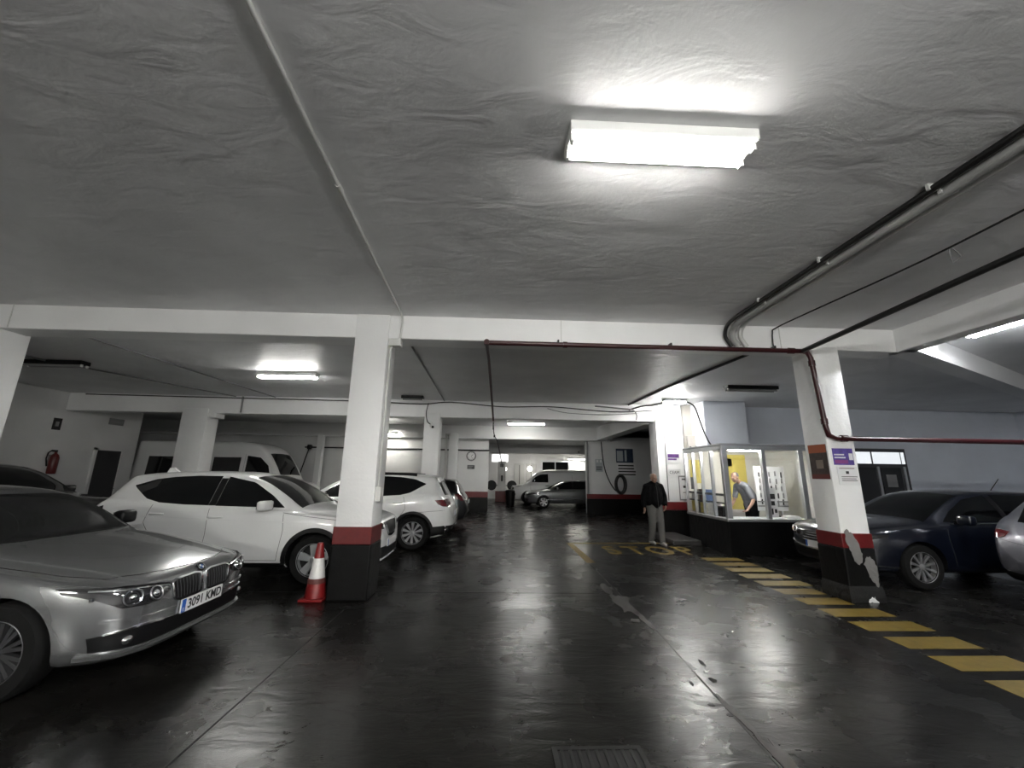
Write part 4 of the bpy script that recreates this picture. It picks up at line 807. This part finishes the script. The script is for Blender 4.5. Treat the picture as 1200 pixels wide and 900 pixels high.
# ---- pale silver SUV at right edge, rear toward the lane
SV = suv(4.45, .91, 1.52, .345, spokes=5)
c = Car('pale_silver_suv', 'pale silver car parked with its red tail lamp toward the yellow stripes', (11.3, 4.8, 0), PI, SV, P_LILAC)
suv_glass(c)
c.patch('tail_lamp', [(.62, .94), (.72, .955), (.82, .95), (.87, .94)], [(.66, .87), (.72, .85), (.8, .85), (.86, .87)], 'rear', M_REDL, .008)
c.patch('rear_bumper', [(-.75, .46), (-.4, .42), (.4, .42), (.75, .46)], [(-.7, .34), (0, .32), (.7, .34)], 'rear', M_BLACK, .008, both=False, nu=24)
c.gaps([[(3.36, .85), (3.22, .65)], [(2.5, 1.03), (2.5, .34)], [(1.4, 1.0), (1.42, .34)]]); c.gaps([[(.0, .78), (.4, .79), (.75, .84)]], 'rear'); c.plate(.72, None, 'rear'); c.mirror(1.6, 1.1); c.handle(2.4, .94); c.handle(3.25, .98)
c.patch('headlamp', [(.42, .80), (.84, .90)], [(.42, .73), (.84, .86)], 'front', M_LENS, .006); c.patch('grille', [(-.36, .82), (.36, .82)], [(-.3, .62), (.3, .62)], 'front', M_BLACK, .006, both=False)

# ---- black SUV behind the silver sedan
BK = suv(4.6, .93, 1.70, .36, spokes=5)
c = Car('black_suv', 'black sport utility car behind the silver saloon', (-7.3, 8.1, 0), PI, BK, P_BLACK)
suv_glass(c); hatch_details(c); c.archtrim(.05)

# ---- grey hatchback far
GH = suv(4.15, .87, 1.36, .30, spokes=6)
c = Car('grey_hatchback', 'grey hatchback parked in front of the white van', (1.6, 21.2, 0), 0, GH, P_GREY)
suv_glass(c); hatch_details(c); c.ribbon('sill_strip', [(.9, .42), (3.4, .42)], 'side', .04, M_CHROME, .006)

# ---- vans
def van(L, W, H, r, xf, xr, cow=1.0, **kw):
    d_ = dict(L=L, xf=xf, xr=xr, r=r, crown=.07, wb=.985, spokes=6,
      zr=[(0,.66),(.012,.80),(.04,.92),(.1,1.0),(.3,1.09*cow),(.6,1.17*cow),(.85,1.24*cow),(1.1,1.24*cow+.33*(H-1.24*cow)),(1.5,1.24*cow+.76*(H-1.24*cow)),(1.8,1.24*cow+.93*(H-1.24*cow)),(2.1,H-.02),(2.5,H),(L-.4,H),(L-.12,H-.02),(L-.05,H-.12),(L-.012,H-.5),(L,H-.8)],
      zb=[(0,.45),(.012,.36),(.05,.28),(.15,.24),(.5,.24),(L-.3,.26),(L-.04,.36),(L,.45)],
      W=[(0,W*.5),(.01,W*.6),(.04,W*.72),(.1,W*.81),(.22,W*.89),(.45,W*.95),(.9,W),(L-.3,W),(L-.1,W*.97),(L-.03,W*.9),(L,W*.82)],
      zbelt=[(0,.62),(.04,.85),(.1,.92),(.3,1.0*cow),(.6,1.06*cow),(1.0,1.10*cow),(1.6,1.13*cow),(L-.3,1.15*cow),(L,1.0)],
      wr=[(0,W*.45),(.04,W*.65),(.12,W*.73),(.4,W*.82),(.85,W*.86),(1.5,W*.82),(2.1,W*.84),(2.6,W*.88),(L-.2,W*.88),(L,W*.72)])
    d_.update(kw); return d_
def van_details(c, H):
    z0 = 1.2; f = c.f
    c.patch('windscreen', [(.95, -.7), (.95, .7)], [(1.72 if H < 2.2 else 1.42, -.66), (1.72 if H < 2.2 else 1.42, .66)], 'top', M_GLASSD, both=False, nv=10)
    zt = min(H-.35, 1.95*H/2.0)
    c.patch('side_window', [(1.32, z0+.42*(H-1.24)), (1.62, z0+.62*(H-1.24)), (2.05, z0+.66*(H-1.24))], [(1.12, z0+.02), (1.5, z0), (2.05, z0)], 'side', M_GLASSD)
    c.gaps([[(2.12, z0-.02), (2.12, .36)], [(1.05, 1.1), (1.08, .5)], [(2.12, z0+.7*(H-1.24)), (2.12, z0)], [(3.4, H-.3), (3.4, .4)]])
    c.patch('headlamp', [(.45, .92), (.65, 1.0), (.8, 1.02)], [(.47, .75), (.65, .76), (.8, .82)], 'front', M_LENS, .006)
    c.patch('grille', [(-.42, .86), (.42, .86)], [(-.38, .66), (.38, .66)], 'front', M_BLACK, .006, both=False)
    c.patch('front_bumper', [(-.86, .58), (0, .6), (.86, .58)], [(-.82, .33), (0, .3), (.82, .33)], 'front', M_BLACK, .008, both=False, nu=24)
    c.ribbon('side_rub_strip', [(1.1, .5), (c.sp['xr']-.5, .5)], 'side', .1, M_BLACK, .01); c.mirror(1.2, 1.28, M_BLACK, .2); c.handle(2.0, 1.02, M_BLACK); c.plate(.48, None); c.archtrim(.05)
VN = van(5.2, .96, 1.93, .33, .95, 4.15, .93)
c = Car('white_van', 'white panel van parked behind the grey hatchback at the far end', (.95, 23.7, 0), 0, VN, P_WHITE, 'van')
van_details(c, 1.93)
VT = van(5.9, 1.0, 2.62, .35, 1.0, 4.6, 1.08)
c = Car('white_minibus', 'tall white van with side windows behind the white crossover', (-6.45, 15.2, 0), PI, VT, P_WHITE, 'van')
van_details(c, 2.62)
for x0 in (2.25, 3.3, 4.4): c.patch('side_window', [(x0, 2.05), (x0+.9, 2.05)], [(x0, 1.38), (x0+.9, 1.38)], 'side', M_GLASSD)
#@@KIOSK
# ================================================================= KIOSK
kx0, kx1, ky0, ky1, kb_, kt = 5.05, 7.3, 8.8, 10.62, .68, 2.3
K = thing('kiosk', 'glass and aluminium attendant kiosk on a black base', 'kiosk', (kx0, ky0, 0))
def kp(name, m, x0, x1, y0, y1, z0, z1, parent=None, b=0):
    mb = MB(); (mb.bbox(x0-kx0, x1-kx0, y0-ky0, y1-ky0, z0, z1, b) if b else mb.box(x0-kx0, x1-kx0, y0-ky0, y1-ky0, z0, z1))
    return mb.build(name, m, parent or K)
kp('base_panel', COLB, kx0, kx1, ky0, ky0+.06, 0, kb_, b=.008); kp('base_panel', COLB, kx0, kx0+.06, ky0+.05, ky1, 0, kb_, b=.008); kp('base_panel', COLB, kx1-.06, kx1, ky0+.05, ky1, 0, kb_, b=.008)
kp('kiosk_floor', M_GREYP, kx0+.06, kx1-.06, ky0+.06, ky1, 0, .04)
kp('sill', M_ALU, kx0-.04, kx1+.02, ky0-.04, ky0+.08, kb_, kb_+.06, b=.008); kp('sill', M_ALU, kx0-.04, kx0+.08, ky0+.08, ky1, kb_, kb_+.06, b=.008)
kp('roof', mat('kiosk_roof', (.35,.36,.37), .4, .6), kx0-.03, kx1+.03, ky0-.03, ky1, kt, kt+.05, b=.01)
kp('head_rail', M_ALU, kx0-.02, kx1, ky0-.02, ky0+.07, kt-.09, kt, b=.008); kp('head_rail', M_ALU, kx0-.02, kx0+.07, ky0+.07, ky1, kt-.09, kt, b=.008)
for x, w_ in ((kx0-.02, .12), (5.93, .09), (6.78, .11), (kx1-.07, .07)): kp('mullion', M_ALU, x, x+w_, ky0-.025, ky0+.06, kb_+.05, kt-.05, b=.006)
for y, w_ in ((9.28, .05), (9.75, .04), (10.15, .04), (ky1-.06, .06)): kp('mullion', M_ALU, kx0-.022, kx0+.05, y, y+w_, kb_+.05, kt-.05, b=.006)
kp('shelf_rail', M_FRAME, kx0+.03, kx0+.06, 8.95, 10.55, 1.2, 1.25); kp('shelf_rail', M_FRAME, kx0+.03, kx0+.06, 8.95, 10.55, 1.03, 1.06)
for x0, x1 in ((kx0+.1, 5.93), (6.02, 6.78), (6.89, kx1-.07)): kp('glass_pane', M_GLASS, x0, x1, ky0+.015, ky0+.022, kb_+.06, kt-.09)
for y0, y1 in ((ky0+.1, 9.28), (9.33, 9.75), (9.79, 10.15), (10.19, ky1-.06)): kp('glass_pane', M_GLASS, kx0+.012, kx0+.019, y0, y1, kb_+.06, kt-.09)
kp('back_panel', mat('kiosk_back', (.62,.61,.56), .6), kx0+.02, kx1, ky1-.02, ky1+.03, 0, kt); kp('end_panel', mat('kiosk_end', (.6,.6,.58), .6), kx1-.06, kx1, ky0+.06, ky1, kb_, kt)
kp('inner_ceiling', M_WHITE, kx0+.07, kx1-.07, ky0+.07, ky1-.02, kt-.03, kt)
lamp((5.75, 9.05), .9, 0, kt-.03, 'lit tube lamp under the kiosk ceiling', 1, thick=.03, wid=.1, tubes=mat('kiosk_tube', (1,1,1), .5, emit=(1, .98, .93), es=TUBE*.35))
M_YWALL = mat('yellow_poster', (.62, .52, .12), .6)
sign('wall_poster', 'large yellow poster on the kiosk back panel', 'poster', (6.42, ky1-.02, 1.5), .55, 1.4, M_YWALL)
sign('wall_poster', 'yellow sheet on the kiosk back panel near the column', 'poster', (5.32, ky1-.02, 1.75), .3, .6, M_YWALL)
sign('wall_poster', 'small blue print on the kiosk back panel above the attendant', 'poster', (6.2, ky1-.02, 2.0), .25, .2, M_BLUE1)
# papers pinned on side glass
for y, z, hh, m, lb in ((10.35, 1.45, .3, M_PALE, 'pale blue sheet taped inside the kiosk side glass'), (9.95, .88, .24, M_YWALL, 'yellow sheet taped low inside the kiosk side glass'), (10.38, .90, .26, M_YWALL, 'yellow leaflet low at the back of the kiosk side glass'), (10.36, 1.13, .14, M_PAPER, 'white printed sheet on the kiosk side shelf')):
    sign('taped_sheet', lb, 'paper sheet', (kx0+.07, y, z), .3, hh, m, lines((.7, .5, .3), t=.03), '+x')
# key board behind right pane
kbd = thing('key_board', 'white board of hanging keys inside the kiosk right pane', 'key board', (6.45, 9.35, 1.42))
MB().bbox(-.36, .36, -.01, .01, -.55, .45, .004).build('panel', M_PAPER, kbd)
for i in range(5):
    for j in range(5):
        x = -.26+.13*i+random.uniform(-.02, .02); z = .33-.16*j+random.uniform(-.02, .02)
        mb = MB().box(x-.008, x+.008, -.03, -.01, z-.01, z+.01); mb.box(x-.016, x+.014, -.022, -.014, z-.09-random.uniform(0, .03), z-.01); mb.build('key', M_BLACK if (i*3+j) % 4 == 0 else M_GREYP, kbd)
MB().box(-.36, .36, -.03, -.012, -.36, -.33).build('ledge', M_GREYP, kbd); MB().box(-.36, .36, -.03, -.012, -.46, -.43).build('ledge', M_GREYP, kbd)
MB().box(-.04, -.015, .01, .04, -1.42+.04, .45).build('support', M_ALU, kbd); 
MB().box(.2, .23, .01, .04, -1.42+.04, .45).build('support', M_ALU, kbd)
sign('taped_sheet', 'narrow white sheet with black drawings in the kiosk front glass', 'paper sheet', (6.13, ky0+.08, 1.08), .2, .62, M_PAPER, [(.2, .8, .62, .8, M_INK), (.3, .7, .4, .55, M_INK), (.15, .45, .1, .3, M_INK), (.6, .85, .15, .28, M_INK)])
ds = thing('desk', 'pale desk along the kiosk front glass', 'desk', (kx0, ky0, 0))
MB().bbox(.1, 2.1, .09, .5, .70, .74, .008).build('desktop', M_PALE, ds)
for x in (.15, 2.05): MB().box(x-.02, x+.02, .12, .46, .04, .71).build('leg', M_GREYP, ds)
tr = thing('paper_tray', 'white paper lying on the kiosk desk', 'paper', (6.6, 9.02, .74)); MB().bbox(-.15, .15, -.1, .1, 0, .035, .004).build('sheets', M_PAPER, tr)
for j in range(3): MB().box(-.14+.01*j, .13+.01*j, -.09, .09, .035+.006*j, .040+.006*j).build('sheet', M_PAPER, tr)
cs = thing('cash_box', 'dark cash box on the kiosk side shelf', 'box', (5.25, 9.32, .74)); MB().bbox(-.1, .1, -.14, .14, 0, .2, .01).build('box_body', M_BLACK, cs); MB().bbox(-.1, .1, -.14, .14, .2, .23, .008).build('lid', M_FRAME, cs)
for k_, (cx_, cc) in enumerate(((0, (.05, .09, .2)), (1, (.25, .06, .05)), (2, (.05, .05, .05)), (3, (.4, .38, .33)))):
    nm_ = ('blue', 'red', 'black', 'cream')[k_]
    bx = thing('ring_binder', nm_ + ' ring binder standing on the kiosk floor cabinet', 'binder', (5.3, 10.0+.09*k_, 1.0)); MB().bbox(-.13, .1, -.036, .036, 0, .31, .006).build('cover', mat('binder_' + nm_, cc, .5), bx); MB().box(-.134, -.13, -.02, .02, .17, .26).build('spine_label', M_PAPER, bx)
fc = thing('cabinet', 'grey floor cabinet under the ring binders in the kiosk', 'cabinet', (5.32, 10.14, .04)); MB().bbox(-.17, .17, -.3, .3, 0, .96, .008).build('carcass', M_GREYP, fc)
for k_ in range(3): d_ = MB().bbox(.17, .185, -.28, .28, .04+.31*k_, .32+.31*k_, .004).build('drawer', M_PALE, fc); MB().tube([(.2, -.06, .2+.31*k_), (.2, .06, .2+.31*k_)], .008).build('handle', M_CHROME, d_)
# equipment boxes beside kiosk column
eb = thing('meter_box', 'grey meter box on the beige strip beside the kiosk column', 'meter box', (5.68, 11.45, 2.55)); MB().bbox(-.16, .16, -.14, 0, -.2, .22, .01).build('case', WALLG, eb); MB().tube([(-.12, -.16, -.1), (.0, -.18, -.16), (.12, -.16, -.05)], .02).build('cable_loop', M_CABLE, eb)

# ================================================================= PEOPLE
def fuse(name, mb, m, voxel, parent, it=3):
    o = mb.build(name, m); md = o.modifiers.new('r', 'REMESH'); md.mode = 'VOXEL'; md.voxel_size = voxel
    sm = o.modifiers.new('s', 'SMOOTH'); sm.iterations = it; sm.factor = .5
    me = evalmesh(o); o.modifiers.clear(); o.data = me; me.materials.clear(); me.materials.append(m); me.shade_smooth(); o.parent = parent; return o
def limb(mb, pts, rad, n=12):
    P = smoothpath(pts, 5); N = len(P); rr = []
    for i in range(N):
        t = i/(N-1)*(len(rad)-1); j = min(int(t), len(rad)-2); rr.append(rad[j]+(rad[j+1]-rad[j])*(t-j))
    mb.tube(P, rr, n); mb.ball(P[0], rr[0], 12, 8); mb.ball(P[-1], rr[-1], 12, 8)
def hand(mb, wrist, dirv, side, thumb, curl=.5):
    """wrist, pointing direction, sideways (knuckle row) direction, thumb side sign"""
    w_ = Vector(wrist); d_ = Vector(dirv).normalized(); s_ = Vector(side).normalized(); n_ = d_.cross(s_).normalized()
    for k in (-1, 0, 1): limb(mb, [w_, w_+d_*.045+s_*.014*k, w_+d_*.09+s_*.024*k], [.022, .019, .014], 8)
    for k, l in ((-1.5, .062), (-.5, .078), (.5, .082), (1.5, .07)):
        b = w_+d_*.09+s_*.019*k; limb(mb, [b, b+d_*l*.5+n_*l*.12*curl*2, b+d_*l*.85+n_*l*.55*curl, b+d_*l*.9+n_*l*.95*curl], [.0098, .009, .0082, .007], 8)
    t0 = w_+d_*.03+s_*.026*thumb; limb(mb, [t0, t0+d_*.035+s_*.022*thumb, t0+d_*.068+s_*.022*thumb+n_*.012], [.013, .011, .0085], 8)
def head(mb, c, up, fwd, s=1.):
    """skull, face and ears about centre c"""
    u = Vector(up).normalized(); f_ = Vector(fwd); f_ = (f_-u*f_.dot(u)).normalized(); r_ = f_.cross(u)
    B = Matrix((r_, f_, u)).transposed().to_4x4(); B.translation = Vector(c); h = MB()
    h.ball((0, -.008, .03), (.076, .094, .09), 18, 12); h.ball((0, .018, -.03), (.062, .074, .082), 16, 10); h.ball((0, .058, -.088), (.03, .028, .026), 10, 7)
    h.ball((0, .084, .012), (.05, .016, .014), 12, 6)                                   # brow
    h.tube([(0, .088, .008), (0, .106, -.02), (0, .112, -.032)], [.009, .012, .014], 8); h.ball((0, .1, -.036), (.017, .014, .01), 8, 6)   # nose
    h.ball((0, .088, -.062), (.026, .010, .006), 10, 6); h.ball((0, .086, -.073), (.023, .010, .007), 10, 6)      # lips
    for sx in (-1, 1): h.ball((sx*.078, -.008, -.012), (.011, .022, .034), 10, 8); h.ball((sx*.043, .064, -.03), (.022, .02, .02), 8, 6)
    h.xf(B @ Matrix.Scale(s, 4)); mb.add(h.v, h.f); return B @ Matrix.Scale(s, 4)
def face_parts(B, parent, hairm, hair_pts):
    e = MB()
    for sx in (-1, 1): e.ball((sx*.03, .083, .0), (.012, .008, .007), 10, 6)
    e.xf(B).build('eyes', mat('eye', (.03,.025,.02), .2), parent, 60)
    hb = MB()
    for c_, r_ in hair_pts: hb.ball(c_, r_, 14, 9)
    hb.xf(B); return fuse('hair', hb, hairm, .009, parent, 2)
M_JACK = mat('black_jacket', (.002, .002, .0025), .8, bump=.4, bscale=14, spec=.1); M_TROU = mat('grey_trousers', (.09, .087, .083), .8, bump=.4, bscale=16)
M_SHOE = mat('pale_shoe', (.3, .29, .27), .5); M_HAIRG = mat('grey_hair', (.3, .29, .28), .7); M_SHIRT = mat('grey_shirt', (.16, .17, .19), .8, bump=.3, bscale=14)

# walking man
pw = thing('person', 'person in black jacket and grey trousers walking past the kiosk', 'person', (3.96, 10.1, 0), .12)
bd = MB()
limb(bd, [(0, 0, .92), (0, 0, 1.12), (0, .0, 1.3)], [.13, .12, .13]); limb(bd, [(0, .0, 1.34), (0, -.012, 1.44), (0, -.03, 1.5)], [.06, .052, .052])
HB = head(bd, (0, -.045, 1.56), (0, -.06, 1), (.15, -1, -.05), .98)
armR = [(-.19, .0, 1.36), (-.27, .02, 1.10), (-.30, -.06, .90)]; armL = [(.19, .0, 1.36), (.29, .03, 1.12), (.24, -.10, .93)]
for A in (armR, armL): limb(bd, A, [.052, .042, .028])
limb(bd, [(-.19, 0, 1.36), (0, 0, 1.36), (.19, 0, 1.36)], [.055, .09, .055])
hand(bd, (-.30, -.065, .885), (-.05, -.12, -1), (.1, -1, 0), 1, .5); hand(bd, (.235, -.115, .92), (-.35, -.3, -1), (-.2, -1, .2), 1, .7)
legR = [(-.09, 0, .88), (-.11, -.06, .48), (-.10, .06, .10)]; legL = [(.09, 0, .88), (.08, -.1, .5), (.06, -.16, .09)]
for A in (legR, legL): limb(bd, A, [.085, .06, .042])
for A in (legR, legL):
    p = Vector(A[2]); limb(bd, [p+Vector((0, .03, -.03)), p+Vector((0, -.07, -.055)), p+Vector((0, -.14, -.06))], [.04, .036, .028])
fuse('body', bd, M_SKIN, .011, pw, 2)
jk = MB()
limb(jk, [(0, .0, .96), (0, -.01, 1.02), (0, -.005, 1.2), (0, .0, 1.36)], [.165, .175, .17, .13]); limb(jk, [(-.2, .005, 1.35), (0, .0, 1.39), (.2, .005, 1.35)], [.075, .105, .075])
limb(jk, [(-.09, 0, .87), (-.1, 0, 1.1), (-.1, 0, 1.32)], [.11, .12, .10]); limb(jk, [(.09, 0, .87), (.1, 0, 1.1), (.1, 0, 1.32)], [.11, .12, .10])
for A in (armR, armL): limb(jk, A, [.078, .07, .05])
limb(jk, [(-.05, -.01, 1.45), (0, -.035, 1.455), (.05, -.01, 1.45)], [.05, .04, .05])
j_ = fuse('jacket', jk, M_JACK, .014, pw, 4)
MB().tube([(0, -.185, .82), (0, -.19, 1.05), (0, -.165, 1.3), (0, -.1, 1.44)], .006).build('zip', M_BLACK, j_)
tq = MB()
limb(tq, [(-.07, 0, .90), (.07, 0, .90)], [.13, .13])
for A in (legR, legL): limb(tq, [A[0], A[1], (A[2][0], A[2][1], A[2][2]+.02)], [.118, .085, .072])
fuse('trousers', tq, M_TROU, .014, pw, 3)
for A in (legR, legL):
    p = Vector(A[2]); sh = MB(); limb(sh, [p+Vector((0, .04, -.045)), p+Vector((0, -.06, -.05)), p+Vector((0, -.15, -.055))], [.048, .045, .036]); fuse('shoe', sh, M_SHOE, .012, pw, 2)
face_parts(HB, pw, M_HAIRG, [((0, -.03, .012), (.082, .086, .06)), ((0, -.045, .055), (.07, .07, .06))])

# attendant leaning over the desk inside the kiosk
pa = thing('person', 'person in grey shirt leaning over the desk inside the kiosk', 'person', (6.2, 9.75, .04), 0)
bd = MB(); sp_ = [(0, 0, .92), (-.04, 0, 1.12), (-.16, -.02, 1.33)]
limb(bd, sp_, [.13, .12, .13]); limb(bd, [(-.2, -.02, 1.38), (-.28, -.03, 1.47), (-.33, -.04, 1.52)], [.062, .054, .052])
HB = head(bd, (-.37, -.05, 1.57), (-.35, -.05, 1), (-1, -.25, -.5), .98)
aN = [(-.2, -.19, 1.36), (-.14, -.3, 1.07), (-.36, -.42, .86)]; aF = [(-.22, .17, 1.36), (-.3, .16, 1.08), (-.5, .0, .9)]
for A in (aN, aF): limb(bd, A, [.052, .042, .028])
limb(bd, [(-.2, -.19, 1.36), (-.2, -.01, 1.37), (-.22, .17, 1.36)], [.055, .09, .055])
hand(bd, (-.37, -.43, .845), (-1, -.3, -.35), (.3, -1, 0), -1, .4); hand(bd, (-.51, -.01, .89), (-1, -.4, -.5), (.3, -1, 0), 1, .4)
lg = [[(0, -.09, .9), (-.03, -.1, .48), (.02, -.1, .1)], [(0, .09, .9), (.0, .1, .48), (.08, .1, .1)]]
for A in lg:
    limb(bd, A, [.085, .06, .042]); p = Vector(A[2]); limb(bd, [p+Vector((.03, 0, -.03)), p+Vector((-.07, 0, -.055)), p+Vector((-.14, 0, -.06))], [.04, .036, .028])
fuse('body', bd, M_SKIN, .011, pa, 2)
jk = MB(); limb(jk, [(.0, 0, .9), (-.04, 0, 1.12), (-.17, -.02, 1.34)], [.15, .165, .135]); limb(jk, [(-.2, -.2, 1.35), (-.21, -.01, 1.39), (-.22, .18, 1.35)], [.072, .1, .072])
for A in (aN, aF): limb(jk, [A[0], Vector(A[0]).lerp(Vector(A[1]), .6), Vector(A[0]).lerp(Vector(A[1]), .85)], [.072, .066, .064])
fuse('shirt', jk, M_SHIRT, .014, pa, 3)
tq = MB(); limb(tq, [(0, -.07, .93), (0, .07, .93)], [.14, .14])
for A in lg: limb(tq, A, [.118, .085, .07])
fuse('trousers', tq, M_JACK, .014, pa, 3)
for A in lg:
    p = Vector(A[2]); sh = MB(); limb(sh, [p+Vector((.04, 0, -.045)), p+Vector((-.06, 0, -.05)), p+Vector((-.15, 0, -.055))], [.048, .045, .036]); fuse('shoe', sh, M_BLACK, .012, pa, 2)
face_parts(HB, pa, mat('dark_grey_hair', (.08,.08,.085), .7), [((0, -.025, .03), (.084, .09, .07)), ((0, -.035, .06), (.072, .078, .06))])
